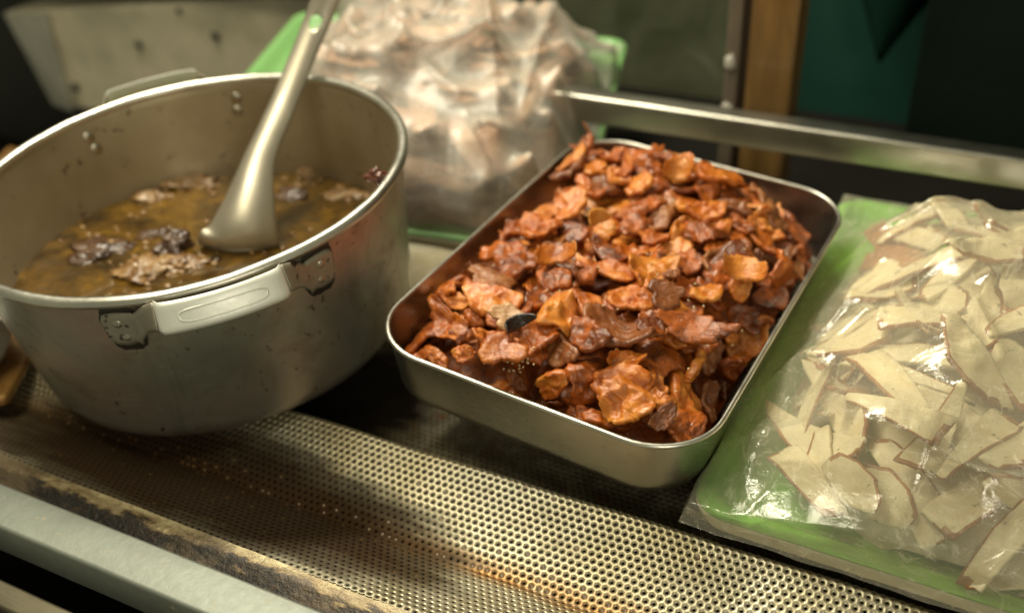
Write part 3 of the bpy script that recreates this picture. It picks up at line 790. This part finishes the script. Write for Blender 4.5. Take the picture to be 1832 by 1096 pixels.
def drop(heap, rng, shapes, target, count, tilt, sink, region, place, tries=26, smin=.8, smax=1.2, follow=.7, mincell=6):
    gx, gy = np.gradient(target(heap.X, heap.Y), heap.c)
    n = 0; fails = 0; placed = []
    while n < count and fails < 60:
        si = int(rng.random()*len(shapes)); V = shapes[si]; sc = smin+rng.random()*(smax-smin)
        best = None
        for _ in range(tries):
            x, y = region(rng)
            ii = int((x-heap.x0)/heap.c); jj = int((y-heap.y0)/heap.c)
            ii = min(max(ii, 0), heap.nx-1); jj = min(max(jj, 0), heap.ny-1)
            gap = target(x, y)-heap.H[ii, jj]
            if best is None or gap > best[0]: best = (gap, x, y, ii, jj)
        if best[0] < 0: fails += 1; continue
        gap, x, y, ii, jj = best
        nrm = np.array([-gx[ii, jj]*follow, -gy[ii, jj]*follow, 1.]); nrm /= np.linalg.norm(nrm)
        bz = None
        for _ in range(4):
            R = rotm(rng, tilt, nrm); P = (V*sc) @ np.array(R).T
            r = heap.fit(P, x, y, sink)
            if r is None: continue
            top = r[0]+P[:, 2].max()-target(x, y)
            if bz is None or top < bz[0]: bz = (top, R, P, r)
        if bz is None: fails += 1; continue
        top, R, P, r = bz
        heap.put(P, *r); placed.append((si, sc, R, (x, y, float(r[0])), n)); n += 1
    cnt = np.bincount(heap.own[heap.own >= 0].ravel(), minlength=n)
    kept = 0
    for q in placed:
        if cnt[q[4]] >= mincell: place(*q); kept += 1
    return kept

# meat materials
def meat(name, stops, sss=.12, rough=.24, seedscale=1., huevar=.26, bumpd=.0013):
    t = NT(name); v = t.co('Object', rnd=True)
    oi = t.n('ShaderNodeObjectInfo').outputs['Random']
    n1 = t.noise(v, 55, 4, .6, .6); n2 = t.noise(v, 260, 5, .65, .3); n3 = t.noise(t.co('Object', (1, 6, 1), rnd=True), 120, 3, .6)
    n4 = t.noise(v, 130, 3, .6, 1.)
    s = t.math('ADD', t.math('MULTIPLY', n1, .55), t.math('ADD', t.math('ADD', t.math('MULTIPLY', n2, .22), t.math('MULTIPLY', n4, .35)), t.math('MULTIPLY', t.math('SUBTRACT', oi, .5), huevar)))
    s = t.math('MULTIPLY_ADD', t.math('SUBTRACT', s, .56), 1.25, .47)
    c = t.ramp(s, stops)
    h = t.math('ADD', t.math('MULTIPLY', n2, .8), t.math('MULTIPLY', n3, .7))
    h = t.math('ADD', h, t.math('MULTIPLY', n1, 1.2))
    return t.P(Base_Color=c, Roughness=t.math('MULTIPLY_ADD', n2, .35, rough-.1), Subsurface_Weight=sss, Subsurface_Radius=(1., .35, .12), Subsurface_Scale=.004,
               Specular_IOR_Level=.35, Coat_Weight=.55, Coat_Roughness=.05, Coat_Normal=t.bump(t.math('ADD', t.math('MULTIPLY', n1, 1.5), t.math('MULTIPLY', n2, .7)), .0011), Normal=t.bump(t.math('ADD', h, t.math('MULTIPLY', n4, .6)), bumpd*.8))
M['meat'] = meat('braised_meat', [(.26, (.14, .032, .006)), (.38, (.33, .078, .010)), (.53, (.50, .120, .010)), (.70, (.68, .25, .040))])
M['fat'] = meat('amber_fat', [(.28, (.30, .065, .008)), (.5, (.54, .16, .016)), (.75, (.68, .28, .045))], .25, .2)
M['brownmeat'] = meat('dark_meat', [(.28, (.13, .035, .009)), (.5, (.26, .080, .020)), (.72, (.40, .16, .05))], .1, .26)
rng = random.Random(11)
SH = []; SHM = []
for i in range(60):
    L = rng.choice((rng.uniform(.008, .012), rng.uniform(.012, .0205), rng.uniform(.012, .0205))); Wd = L*rng.uniform(.42, .85)
    V, F, mi = flake(rng, L, Wd, rng.uniform(.0038, .0070), rng.uniform(.4, 1.6), rng.uniform(.25, .50), 11, 52)
    V -= V.mean(0); SH.append(V); SHM.append(F)
meshes = {}
def mesh_for(key, V, F, mats, mi=None):
    if key not in meshes:
        me = mesh(key[0], V, F, True, mi)
        for m in mats: me.materials.append(m)
        meshes[key] = me
    return meshes[key]
def sd_rr(x, y, hx, hy, r):
    a = np.abs(x)-(hx-r); b = np.abs(y)-(hy-r)
    return np.hypot(np.maximum(a, 0), np.maximum(b, 0))+np.minimum(np.maximum(a, b), 0)-r
def tray_target(x, y):
    x = np.asarray(x, float); y = np.asarray(y, float)
    d = -sd_rr(x, y, HX-.004, HY-.004, TRD-.004)        # distance in from the wall
    e = np.clip(d/.055, 0, 1); dome = np.sin(e*PI/2)
    z = -.034+.042*dome
    z += .011*np.exp(-((x+.01)**2/.045**2+(y-.075)**2/.06**2))
    z -= .040*np.exp(-((x-.088)**2/.030**2+(y-.135)**2/.035**2))
    z -= .030*np.exp(-((x-.098)**2/.022**2+(y+.055)**2/.05**2))
    z -= .010*np.exp(-((x+.098)**2/.02**2+(y+.11)**2/.05**2))
    z -= .012*np.exp(-((x+.1)**2/.02**2+(y-.06)**2/.08**2))
    z += .012*np.exp(-((x-.02)**2/.05**2+(y+.13)**2/.03**2))
    return z
def tray_floor(X, Y):
    d = -sd_rr(X, Y, HX-.004, HY-.004, TRD-.004)
    fl = np.maximum(tray_target(X, Y)-.022, -.044)
    q = np.clip((.0260-d)/.016, 0, 1)
    fl = np.maximum(fl, -.045+.016*(1-np.sqrt(1-q*q)))
    fl = np.where(d < .010, np.maximum(fl, -.034*np.clip(d/.0075, 0, 1)+.004), fl)
    return fl
heap = Heap(-.135, .135, -.175, .175, .0018, tray_floor)
heap.hard = sd_rr(heap.X, heap.Y, HX-.0045, HY-.0045, TRD-.0045) > 0; heap.hz = 6
def tray_region(r):
    while True:
        x = r.uniform(-HX+.008, HX-.008); y = r.uniform(-HY+.008, HY-.008)
        if sd_rr(x, y, HX-.015, HY-.015, TRD-.010) < 0: return x, y
KINDS = [('meat', 'meat_piece', 'glossy orange brown meat scrap lying in the heap in the steel tray', 'orange brown scraps of braised meat in the steel tray'),
         ('fat', 'fat_piece', 'amber piece of braised fat lying in the heap in the steel tray', 'amber pieces of fat in the steel tray'),
         ('brownmeat', 'dark_meat_piece', 'dark brown lean meat piece lying in the heap in the steel tray', 'dark lean pieces of meat in the steel tray')]
kr = random.Random(5)
def place_meat(si, sc, R, loc, n):
    f = kr.random(); kd = KINDS[0] if f < .72 else (KINDS[1] if f < .86 else KINDS[2])
    me = mesh_for((kd[1], si), SH[si], SHM[si], [M[kd[0]]])
    o = bpy.data.objects.new(kd[1], me); COL.objects.link(o)
    o.matrix_world = TT @ (Matrix.Translation(loc) @ R.to_4x4() @ Matrix.Scale(sc, 4))
    x, y = loc[0], loc[1]
    zone = ('far' if y > .05 else ('near' if y < -.05 else 'middle'))+' '+('left' if x < -.035 else ('right' if x > .035 else 'centre'))
    big = 'large ' if sc*np.abs(SH[si]).max() > .017 else 'small '
    tag(o, big+kd[2].replace('lying in the heap in the steel tray', 'in the %s of the steel tray heap' % zone), 'meat', big+kd[3]+', '+zone)
nm = drop(heap, rng, SH, tray_target, 900, .85, .16, tray_region, place_meat, smin=.72, smax=1.2)
print('meat pieces', nm)
# the unseen lower mass of the heap, with sauce
ft = tray_floor(heap.X, heap.Y)
V = []; F = []; idx = -np.ones(heap.X.shape, int)
for i in range(0, heap.nx):
    for j in range(0, heap.ny):
        if sd_rr(heap.X[i, j], heap.Y[i, j], HX-.014, HY-.014, TRD-.014) < 0:
            idx[i, j] = len(V); x, y = heap.X[i, j], heap.Y[i, j]
            V.append((x, y, float(ft[i, j])+.002*fbm(x*90, y*90, 1, 3)))
for i in range(heap.nx-1):
    for j in range(heap.ny-1):
        q = [idx[i, j], idx[i+1, j], idx[i+1, j+1], idx[i, j+1]]
        if min(q) >= 0: F.append(q)
o = obj('meat_heap', V, F, M['meat']); o.matrix_world = TT
tag(o, 'mass of small braised meat bits and sauce under the pieces in the steel tray', 'meat', kind='stuff')

def surf_z(hp, x, y):
    i = int(round((x-hp.x0)/hp.c)); j = int(round((y-hp.y0)/hp.c)); return float(hp.H[max(0, i-1):i+2, max(0, j-1):j+2].max())
TI = TT.inverted()
def on_heap(px, py, dz=0.):
    """local tray point where the view ray meets the heap"""
    d = CM @ np.array([(px-916)/1818.8, -(py-548)/1818.8, -1.])
    for k in range(2000):
        t = .35+k*.0004; p = TI @ Vector(CPOS+d*t)
        if abs(p.x) < .13 and abs(p.y) < .17 and p.z < surf_z(heap, p.x, p.y)+dz: return p
    return TI @ Vector(un(px, py, 0))
# black curled mushroom-like strip and other pieces that stand out
def arc_piece(name, px, py, L, w, th, curl, mat, label, rot, cat, dz=.004, tiltx=.5, rag=.55):
    r2 = random.Random(hash(name+str(px)) % 1 + px)
    V, F, mi = flake(r2, L, w, th, 0.2, rag, 9, 44)
    # bend strongly along its length
    V2 = []
    for x, y, z in V:
        a = x/L*curl; R_ = L/max(curl, .01); V2.append((R_*math.sin(a)*(1), y, z+R_*(1-math.cos(a))))
    V = np.array(V2); V -= V.mean(0)
    p = on_heap(px, py, dz)
    o = obj(name, V, F, mat)
    o.matrix_world = TT @ (Matrix.Translation(p) @ (Matrix.Rotation(rot, 4, 'Z') @ Matrix.Rotation(tiltx, 4, 'X')))
    tag(o, label, cat); return o
blk = meat('black_strip', [(.3, (.006, .005, .004)), (.6, (.03, .022, .016))], 0, .15)
arc_piece('black_skin_strip', 922, 578, .013, .0042, .003, 1.2, blk, 'curled shiny black strip near the left side of the meat heap', 1.2, 'meat strip', .006, 1.1, .12)
arc_piece('orange_curl', 1066, 388, .011, .0048, .0026, 1.3, meat('bright_orange_rind', [(.3, (.55, .19, .02)), (.7, (.75, .36, .06))], .2, .2), 'bright orange half ring of rind standing up on the heap', 1.1, 'meat rind', .008, 1.3)
arc_piece('round_fat_slice', 895, 625, .0125, .011, .004, .3, M['fat'], 'rounded amber fat slice at the near left of the heap', .3, 'meat', .005, .35)
arc_piece('pale_fat_slice', 905, 566, .010, .008, .004, .2, meat('pale_fat', [(.3, (.38, .17, .06)), (.7, (.56, .32, .14))], .2, .3), 'pale pinkish fat cube beside the curled black strip', .5, 'meat', .005, .4)
arc_piece('ridged_dark_slice', 1190, 527, .012, .009, .005, .5, M['brownmeat'], 'dark brown fibrous slice in the middle of the heap', .9, 'meat', .006, .5)
arc_piece('long_meat_strip', 1240, 585, .026, .0080, .005, .55, M['meat'], 'long orange brown strip of meat lying across the right of the heap', .25, 'meat', .007, .5)
arc_piece('wide_fat_slice', 990, 455, .013, .009, .0035, .9, M['fat'], 'wide glossy amber fat slice at the upper left of the heap', .7, 'meat', .006, .4)
arc_piece('folded_orange_slice', 1330, 480, .017, .010, .004, 1.3, M['meat'], 'glossy folded orange slice at the right of the heap', .35, 'meat', .007, .5)
arc_piece('top_orange_slice', 1215, 300, .012, .010, .004, 1.1, M['fat'], 'orange slice standing highest at the far end of the heap', .3, 'meat', .004, .9)
ml = arc_piece('leaning_meat_strip', 818, 492, .0180, .0065, .003, .35, M['brownmeat'], 'dark strip of meat leaning over the left rim of the tray', 1.75, 'meat', .004, .3)
p = TI @ Vector(un(822, 492, .002))
ml.matrix_world = TT @ (Matrix.Translation((p.x+.006, p.y, -.004)) @ Matrix.Rotation(.25, 4, 'Z') @ Matrix.Rotation(-1.15, 4, 'Y') @ Matrix.Rotation(1.2, 4, 'X'))

# sesame seeds
seedm = NT('sesame'); seedm = seedm.P(Base_Color=(.62, .48, .26), Roughness=.4)
sv = [(x*.0009*(1+.3*x), y*.0006, z*.0005) for x, y, z in ICO2[0]]
sme = mesh('sesame_seed', sv, ICO2[1]); sme.materials.append(seedm)
sr = random.Random(3)
seeds = [(930+sr.gauss(0, 13), 650+sr.gauss(0, 12)) for _ in range(34)]+[(1250+sr.gauss(0, 40), 560+sr.gauss(0, 60)) for _ in range(14)]+[(1080+sr.gauss(0, 70), 480+sr.gauss(0, 60)) for _ in range(18)]
for px, py in seeds:
    p = on_heap(px, py, .0008); o = bpy.data.objects.new('sesame_seed', sme); COL.objects.link(o)
    o.matrix_world = TT @ (Matrix.Translation(p) @ Matrix.Rotation(sr.random()*6, 4, 'Z') @ Matrix.Rotation(sr.random(), 4, 'X'))
    tag(o, 'tiny pale sesame seed sprinkled on the braised meat', 'sesame seed', 'sesame seeds on the braised meat')

# ------------------------------------------------------------------ green trays
def green(name, col):
    t = NT(name); v = t.co(); n = t.noise(v, 20, 4)
    sp = t.ramp(t.noise(v, 420, 2, .6), [(.72, 0.), (.75, 1.)])
    c = t.mix(t.math('MULTIPLY', n, .5), col, tuple(k*.7 for k in col)); c = t.mix(sp, c, (.05, .06, .02))
    return t.P(Base_Color=c, Roughness=.3, Subsurface_Weight=.1, Subsurface_Scale=.003)
M['green'] = green('green_plastic', (.26, .60, .08))
M['green2'] = green('pale_green_plastic', (.24, .48, .17))
M['cream'] = plain('cream_plastic', (.55, .50, .36), .4, .1)
def green_tray(name, mat, hx, hy, rim, label, mw):
    root = empty(name, None, label, 'tray', mat=mw)
    rings = []
    prof = [(0, -.0145), (-.0035, -.013), (-.0060, -.002), (-.0065, .0), (-.004, .0014), (.0, .0014), (.003, .0), (.008, -.008), (.014, -.0118), (.022, -.0122)]
    prof = [(a+.0065, b) for a, b in prof]
    for ins, h in prof: rings.append([(x, y, h) for x, y in roundrect(hx-ins, hy-ins, max(.003, .020-ins*.5), 8)])
    V, F = loft(rings, True); obj('tray_body', V, F, mat, root)
    rings = []
    for ins, h in [(.0072, -.0150), (.0030, -.0100), (.0012, -.0035), (-.0002, -.0020), (-.0003, -.0045), (.0022, -.0120), (.0065, -.0170), (.02, -.0175)]:
        rings.append([(x, y, h) for x, y in roundrect(hx-ins, hy-ins, .020, 8)])
    V, F = loft(rings, True); obj('underside', V, F, M['cream'], root)
    return root
GT1 = Matrix.Translation((.052, .580, -.0500)) @ Matrix.Rotation(math.radians(-1.2), 4, 'Z')
G1X, G1Y = .154, .192
green_tray('green_tray', M['green'], G1X, G1Y, 0, 'bright green plastic tray under the bag of sliced fish cake at right', GT1)
GT2 = frame_mat((-.5145, .784, -.0404), .0854, -.0827, .2408)
G2X, G2Y = .1905, .1937
green_tray('green_tray', M['green2'], G2X, G2Y, 0, 'pale green plastic tray tilted behind the pot under the bag of pink meat', GT2)

# fish cake slices -------------------------------------------------------------
def slice_mat(name, stops, specks=True, rough=.5, sss=.15):
    t = NT(name); v = t.co('Object', rnd=True); n = t.noise(v, 60, 4, .6); n2 = t.noise(v, 500, 3, .6)
    c = t.ramp(n, stops)
    if specks: c = t.mix(t.ramp(t.noise(v, 160, 2, .5), [(.70, 0.), (.74, .8)]), c, (.16, .17, .07))
    return t.P(Base_Color=c, Roughness=rough, Subsurface_Weight=sss, Subsurface_Radius=(1, .6, .3), Subsurface_Scale=.003, Normal=t.bump(t.math('ADD', n, n2), .0004))
M['fish'] = slice_mat('fish_cake_inside', [(.3, (.70, .58, .36)), (.7, (.85, .77, .56))])
M['fishskin'] = slice_mat('fish_cake_fried_skin', [(.35, (.26, .095, .028)), (.65, (.46, .21, .07))], False)
M['pink'] = slice_mat('pink_meat', [(.3, (.36, .16, .10)), (.5, (.56, .32, .21)), (.7, (.70, .50, .36))], False, .4)
M['pinkdark'] = slice_mat('dark_pink_meat', [(.3, (.18, .08, .05)), (.7, (.40, .24, .17))], False, .4)
rng2 = random.Random(21)
FS = []; FF = []; FM = []
for i in range(22):
    L = rng2.uniform(.024, .044); Wd = rng2.uniform(.0110, .0175)
    kd = i % 4
    # straight cut sides and one rounded fried edge: wedge, half moon, long strip, triangle
    if kd == 0: pg = [(-1, -.7), (.2, -1), (1, -.35), (.95, .3), (.3, .95), (-.5, 1), (-.95, .5)]
    elif kd == 1: pg = [(-1.05, -.55), (1.05, -.65), (.9, .1), (.45, .75), (0, .95), (-.5, .8), (-.9, .2)]
    elif kd == 2: pg = [(-1, -.55), (1, -.8), (1.05, .7), (-.2, .75), (-1, .55)]
    else: pg = [(-1.0, -.75), (1.15, -.25), (1.05, .1), (.1, .55), (-.9, 1.0)]
    pg = [(x*(1+rng2.uniform(-.12, .12)), y*(1+rng2.uniform(-.15, .15))) for x, y in pg]
    def pol(a, pg=pg):
        c, q = math.cos(a), math.sin(a); best = .5
        for k in range(len(pg)):
            (x1, y1), (x2, y2) = pg[k], pg[(k+1) % len(pg)]
            den = c*(y2-y1)-q*(x2-x1)
            if abs(den) < 1e-9: continue
            r = (x1*(y2-y1)-y1*(x2-x1))/den
            if r > 0:
                px_, py_ = r*c, r*q; t = ((px_-x1)*(x2-x1)+(py_-y1)*(y2-y1))/((x2-x1)**2+(y2-y1)**2)
                if -.001 <= t <= 1.001: return r
        return best
    V, F, mi = flake(rng2, L, Wd, .0038, rng2.uniform(.1, .9), .06, 8, 56, True, pol)
    V -= V.mean(0); 
    # fried skin wraps the side wall and a narrow rim of one long edge
    na, nr = 56, 8; n1 = 1+nr*na; mi2 = list(mi)
    fi = 0
    for side in (0, 1):
        fi0 = side*(na+(nr-1)*na)
        for ii in range(nr-1):
            for k in range(na):
                a = 2*PI*k/na
                if ii >= nr-2 and math.sin(a) > .0: mi2[fi0+na+ii*na+k] = 1
    for k in range(na):
        if math.sin(2*PI*k/na) < -.25: mi2[len(mi2)-na+k] = 0
    FS.append(V); FF.append(F); FM.append(mi2)
def bag1_target(x, y):
    x = np.asarray(x, float); y = np.asarray(y, float)
    z = -.011+.058*np.exp(-(((x-.014)/.132)**4+((y+.006)/.158)**4))
    z -= .022*np.exp(-((x+.12)**2/.05**2+(y+.17)**2/.06**2))
    return z
def rect_floor(hx, hy, flo, outside):
    def f(X, Y):
        return np.where((np.abs(X) > hx) | (np.abs(Y) > hy), outside, flo)
    return f
h1 = Heap(-.22, .22, -.25, .25, .0022, rect_floor(G1X-.01, G1Y-.01, -.0115, .002))
h1.H = np.maximum(h1.H, bag1_target(h1.X, h1.Y)-.015)
h1.H[(np.abs(h1.X) > G1X-.004) | (np.abs(h1.Y) > G1Y-.004)] = .05
def reg1(r):
    y = r.uniform(-.168, .140); return r.uniform(-.116 if y < -.04 else -.100, .115), y
def place_fish(si, sc, R, loc, n):
    bn = kr.random() < .04
    me = mesh_for(('fried_fish_cake_slice' if bn else 'fish_cake_slice', si), FS[si], FF[si], [M['fishskin' if bn else 'fish'], M['fishskin']], FM[si])
    o = bpy.data.objects.new('fish_cake_slice', me); COL.objects.link(o)
    o.matrix_world = GT1 @ (Matrix.Translation(loc) @ R.to_4x4() @ Matrix.Scale(sc, 4))
    if bn: tag(o, 'fish cake slice with its brown fried face up inside the clear bag at right', 'fish cake', 'brown faced fish cake slices in the right bag')
    else:
        zone = ('far' if loc[1] > .04 else ('near' if loc[1] < -.06 else 'middle'))+' '+('left' if loc[0] < 0 else 'right')
        tag(o, 'pale brown edged fish cake slice in the %s part of the right bag' % zone, 'fish cake', 'pale fish cake slices in the right bag, '+zone)
nf = drop(h1, rng2, FS, lambda x, y: bag1_target(x, y)+.004, 500, .42, .08, reg1, place_fish, tries=30, smin=.70, smax=1.05, follow=.9)
print('fish', nf)
h1.H[(np.abs(h1.X) > G1X-.004) | (np.abs(h1.Y) > G1Y-.004)] = .0015
# mass beneath the slices
def under_mass(name, heap, tgt, hx, hy, drp, mat, mw, label, cat):
    V = []; F = []; idx = -np.ones(heap.X.shape, int)
    for i in range(0, heap.nx, 2):
        for j in range(0, heap.ny, 2):
            x, y = heap.X[i, j], heap.Y[i, j]
            if abs(x) < hx and abs(y) < hy:
                z = float(tgt(x, y))-drp+.002*fbm(x*60, y*60, 1, 3)
                idx[i, j] = len(V); V.append((x, y, max(z, -.0135)))
    for i in range(0, heap.nx-2, 2):
        for j in range(0, heap.ny-2, 2):
            q = [idx[i, j], idx[i+2, j], idx[i+2, j+2], idx[i, j+2]]
            if min(q) >= 0 and max(V[k][2] for k in q) > -.0125: F.append(q)
    o = obj(name, V, F, mat); o.matrix_world = mw; tag(o, label, cat, kind='stuff')
under_mass('fish_cake_heap', h1, bag1_target, .13, .17, .0155, M['fish'], GT1, 'lower layers of fish cake slices inside the right bag', 'fish cake')

# pink meat slices -------------------------------------------------------------
rng3 = random.Random(31); PSH = []; PF = []
for i in range(18):
    L = rng3.uniform(.030, .055); Wd = rng3.uniform(.006, .012)
    V, F, mi = flake(rng3, L, Wd, .0030, rng3.uniform(.3, .9), .16, 8, 40)
    V -= V.mean(0); PSH.append(V); PF.append(F)
def bag2_target(x, y):
    x = np.asarray(x, float); y = np.asarray(y, float)
    return -.011+.072*np.exp(-(((x-.035)/.135)**4+((y-.005)/.160)**4))
h2 = Heap(-.25, .25, -.25, .25, .003, rect_floor(G2X-.01, G2Y-.01, -.0115, .002))
h2.H = np.maximum(h2.H, bag2_target(h2.X, h2.Y)-.022)
h2.H[(np.abs(h2.X) > G2X-.004) | (np.abs(h2.Y) > G2Y-.004)] = .05
def place_pink(si, sc, R, loc, n):
    dk = kr.random() < .25
    me = mesh_for(('meat_slice_dark' if dk else 'meat_slice', si), PSH[si], PF[si], [M['pinkdark' if dk else 'pink']])
    o = bpy.data.objects.new('meat_slice', me); COL.objects.link(o)
    o.matrix_world = GT2 @ (Matrix.Translation(loc) @ R.to_4x4() @ Matrix.Scale(sc, 4))
    if dk: tag(o, 'dark pinkish brown meat slice inside the clear bag behind the pot', 'meat', 'dark meat slices in the far bag')
    else: tag(o, 'pale pink meat slice inside the clear bag behind the pot', 'meat', 'pale meat slices in the far bag')
npk = drop(h2, rng3, PSH, bag2_target, 200, .45, .08, lambda r: (r.uniform(-.085, .145), r.uniform(-.165, .14)), place_pink, tries=20, smin=.9, smax=1.3, follow=.8)
print('pink', npk)
h2.H[(np.abs(h2.X) > G2X-.004) | (np.abs(h2.Y) > G2Y-.004)] = .0015
under_mass('pink_meat_heap', h2, bag2_target, .165, .17, .024, M['pink'], GT2, 'lower layers of pink meat slices inside the far bag', 'meat')

# ------------------------------------------------------------------ plastic bags
def film_mat(name, milk=.10, tint=(.93, .93, .84), streak=1., bd=.0016, gr=.15):
    t = NT(name); v = t.co()
    st = t.noise(t.co('Object', (1, .18, 1)), 95, 6, .75, 1.6); st2 = t.noise(t.co('Object', (.18, 1, 1)), 80, 6, .75, 2.4)
    s = t.math('MAXIMUM', t.ramp(st, [(.55, 0.), (.78, 1.)]), t.ramp(st2, [(.56, 0.), (.8, 1.)]))
    lw = t.n('ShaderNodeLayerWeight', i_Blend=.35)
    nb = t.bump(t.math('ADD', t.noise(v, 90, 5, .65, 1.5), t.math('MULTIPLY', t.noise(v, 35, 3, .5, 2.5), 2.)), bd)
    t.t.links.new(nb, lw.inputs['Normal'])
    dif = t.n('ShaderNodeBsdfDiffuse', i_Color=(*tint, 1)); trl = t.n('ShaderNodeBsdfTranslucent', i_Color=(*tint, 1))
    ad = t.n('ShaderNodeMixShader', i_0=.4); t.t.links.new(dif.outputs[0], ad.inputs[1]); t.t.links.new(trl.outputs[0], ad.inputs[2])
    tr = t.n('ShaderNodeBsdfTransparent', i_Color=(.97, .97, .93, 1))
    k = t.math('ADD', t.math('MULTIPLY', s, .42*streak), t.math('MULTIPLY_ADD', lw.outputs['Facing'], .30, milk), clamp=True)
    m1 = t.n('ShaderNodeMixShader', i_0=k); t.t.links.new(tr.outputs[0], m1.inputs[1]); t.t.links.new(ad.outputs[0], m1.inputs[2])
    gl = t.n('ShaderNodeBsdfGlossy', i_Roughness=gr, i_Color=(1, 1, .96, 1)); t.t.links.new(nb, gl.inputs['Normal'])
    m2 = t.n('ShaderNodeMixShader', i_0=t.math('MULTIPLY_ADD', lw.outputs['Fresnel'], .8, .03, clamp=True))
    t.t.links.new(m1.outputs[0], m2.inputs[1]); t.t.links.new(gl.outputs[0], m2.inputs[2])
    t.t.links.new(m2.outputs[0], t.out.inputs['Surface']); return t.m
def blur(A, n):
    for _ in range(n):
        A = np.pad(A, 1, 'edge'); A = (A[:-2, 1:-1]+A[2:, 1:-1]+A[1:-1, :-2]+A[1:-1, 2:]+4*A[1:-1, 1:-1])/8
    return A
def wrinkles(X, Y, seed, amp, nw=70):
    W_ = np.zeros_like(X)
    r = np.random.RandomState(seed)
    for k in range(nw):
        a = r.uniform(0, PI); cx, cy = r.uniform(X.min(), X.max()), r.uniform(Y.min(), Y.max())
        L = r.uniform(.02, .075); w = r.uniform(.0009, .0034)
        bend = r.uniform(-9, 9)
        u = (X-cx)*math.cos(a)+(Y-cy)*math.sin(a); v = -(X-cx)*math.sin(a)+(Y-cy)*math.cos(a)+bend*u*u
        W_ += amp*r.uniform(.4, 1.)*np.exp(-(u/L)**2)*np.exp(-np.abs(v/w)**1.4)
    return W_
def fold(X, Y, p0, p1, w, h):
    d = np.array(p1)-np.array(p0); L = np.linalg.norm(d); d = d/L
    u = (X-p0[0])*d[0]+(Y-p0[1])*d[1]; v = -(X-p0[0])*d[1]+(Y-p0[1])*d[0]
    e = np.clip(u/L, 0, 1); taper = np.sin(np.clip(e, .0, 1)*PI)**.5*((u > 0) & (u < L))
    return h*taper*np.exp(-np.abs(v/w)**1.5)
def bag_film(name, hp, hx, hy, over, relax, clear, seed, amp, folds, mat, mw, label, hang=-.017, cx=0., cy=0., cap=None):
    X, Y, H = hp.X, hp.Y, hp.H
    base = np.maximum(H, -.012)+clear
    F_ = blur(base, 3)
    for _ in range(relax): F_ = np.maximum(base-.0008, blur(F_, 1))
    F_ = blur(F_, 2)
    # finer grid for the creases
    def up(A):
        B = np.zeros((A.shape[0]*2-1, A.shape[1]*2-1)); B[::2, ::2] = A; B[1::2, ::2] = (A[1:]+A[:-1])/2; B[:, 1::2] = (B[:, 2::2]+B[:, :-2:2])/2; return B
    X, Y, F_ = up(X), up(Y), up(F_); B0 = up(blur(base, 1))
    F_ = F_+wrinkles(X, Y, seed, amp)
    for p0, p1, w, h in folds: F_ += fold(X, Y, p0, p1, w, h)
    if name == 'plastic_bag' and cap is not None: F_ = np.maximum(np.minimum(F_, cap(X)), B0)
    # at the tray's outline the film turns down over the rim
    d = np.maximum(np.abs(X-cx)-hx, np.abs(Y-cy)-hy)
    out = np.clip((d+.002)/over, 0, 1)
    F_ = F_*(1-out**1.6)+hang*out**1.6
    keep = (np.abs(X-cx) <= hx+over) & (np.abs(Y-cy) <= hy+over)
    idx = -np.ones(X.shape, int); V = []
    for i, j in zip(*np.nonzero(keep)):
        idx[i, j] = len(V); V.append((X[i, j], Y[i, j], F_[i, j]))
    V = [(x+.002*fbm(y*25, seed, 0, 2)*(abs(x-cx) > hx-.02), y+.002*fbm(x*25, seed, 3, 2)*(abs(y-cy) > hy-.02), z) for x, y, z in V]
    F = []
    for i in range(X.shape[0]-1):
        for j in range(X.shape[1]-1):
            q = [idx[i, j], idx[i+1, j], idx[i+1, j+1], idx[i, j+1]]
            if min(q) >= 0: F.append([int(a) for a in q])
    o = obj(name, V, F, mat); o.matrix_world = mw
    tag(o, label, 'plastic bag'); return o
GI1 = GT1.inverted()
def lp(px, py, z=-.035):
    p = GI1 @ Vector(un(px, py, z)); return (p.x, p.y)
folds1 = [(lp(1290, 765), lp(1640, 900), .016, .014), (lp(1262, 905), lp(1500, 965), .0022, .004), (lp(1290, 920), lp(1480, 990), .0018, .003),
          (lp(1500, 960), lp(1530, 985), .004, .006), (lp(1420, 690), lp(1700, 560), .003, .004), (lp(1640, 900), lp(1832, 985), .0022, .006),
          (lp(1480, 480), lp(1780, 440), .003, .005), (lp(1370, 700), lp(1560, 560), .003, .004), (lp(1700, 640), lp(1740, 760), .003, .005)]
bag_film('plastic_bag', h1, G1X+.001, G1Y+.001, .0030, 420, .0018, 3, .0014, folds1, film_mat('clear_bag_film', .17, (.97, .92, .74), 1.3, .0004), GT1, 'clear crinkled plastic bag wrapped over the green tray of fish cake at right', -.010, cap=lambda X: .014+np.maximum(0, X+.150)*.95)
bag_film('plastic_bag', h2, .150, .182, .006, 90, .0022, 8, .0018, [((.03, .17), (.10, -.06), .009, .022), ((-.08, .12), (.06, -.04), .006, .010), ((-.08, .02), (.08, -.10), .006, .009), ((.12, .15), (.13, -.10), .006, .012), ((-.05, .17), (-.02, .0), .008, .014), ((.0, .17), (.02, .05), .010, .018), ((-.02, -.06), (.11, -.03), .005, .008)],
         film_mat('milky_bag_film', .24, (.95, .91, .78), 1.2, .0003, .42), GT2, 'milky crumpled plastic bag of pink meat on the tilted green tray', -.008, .036, -.004)
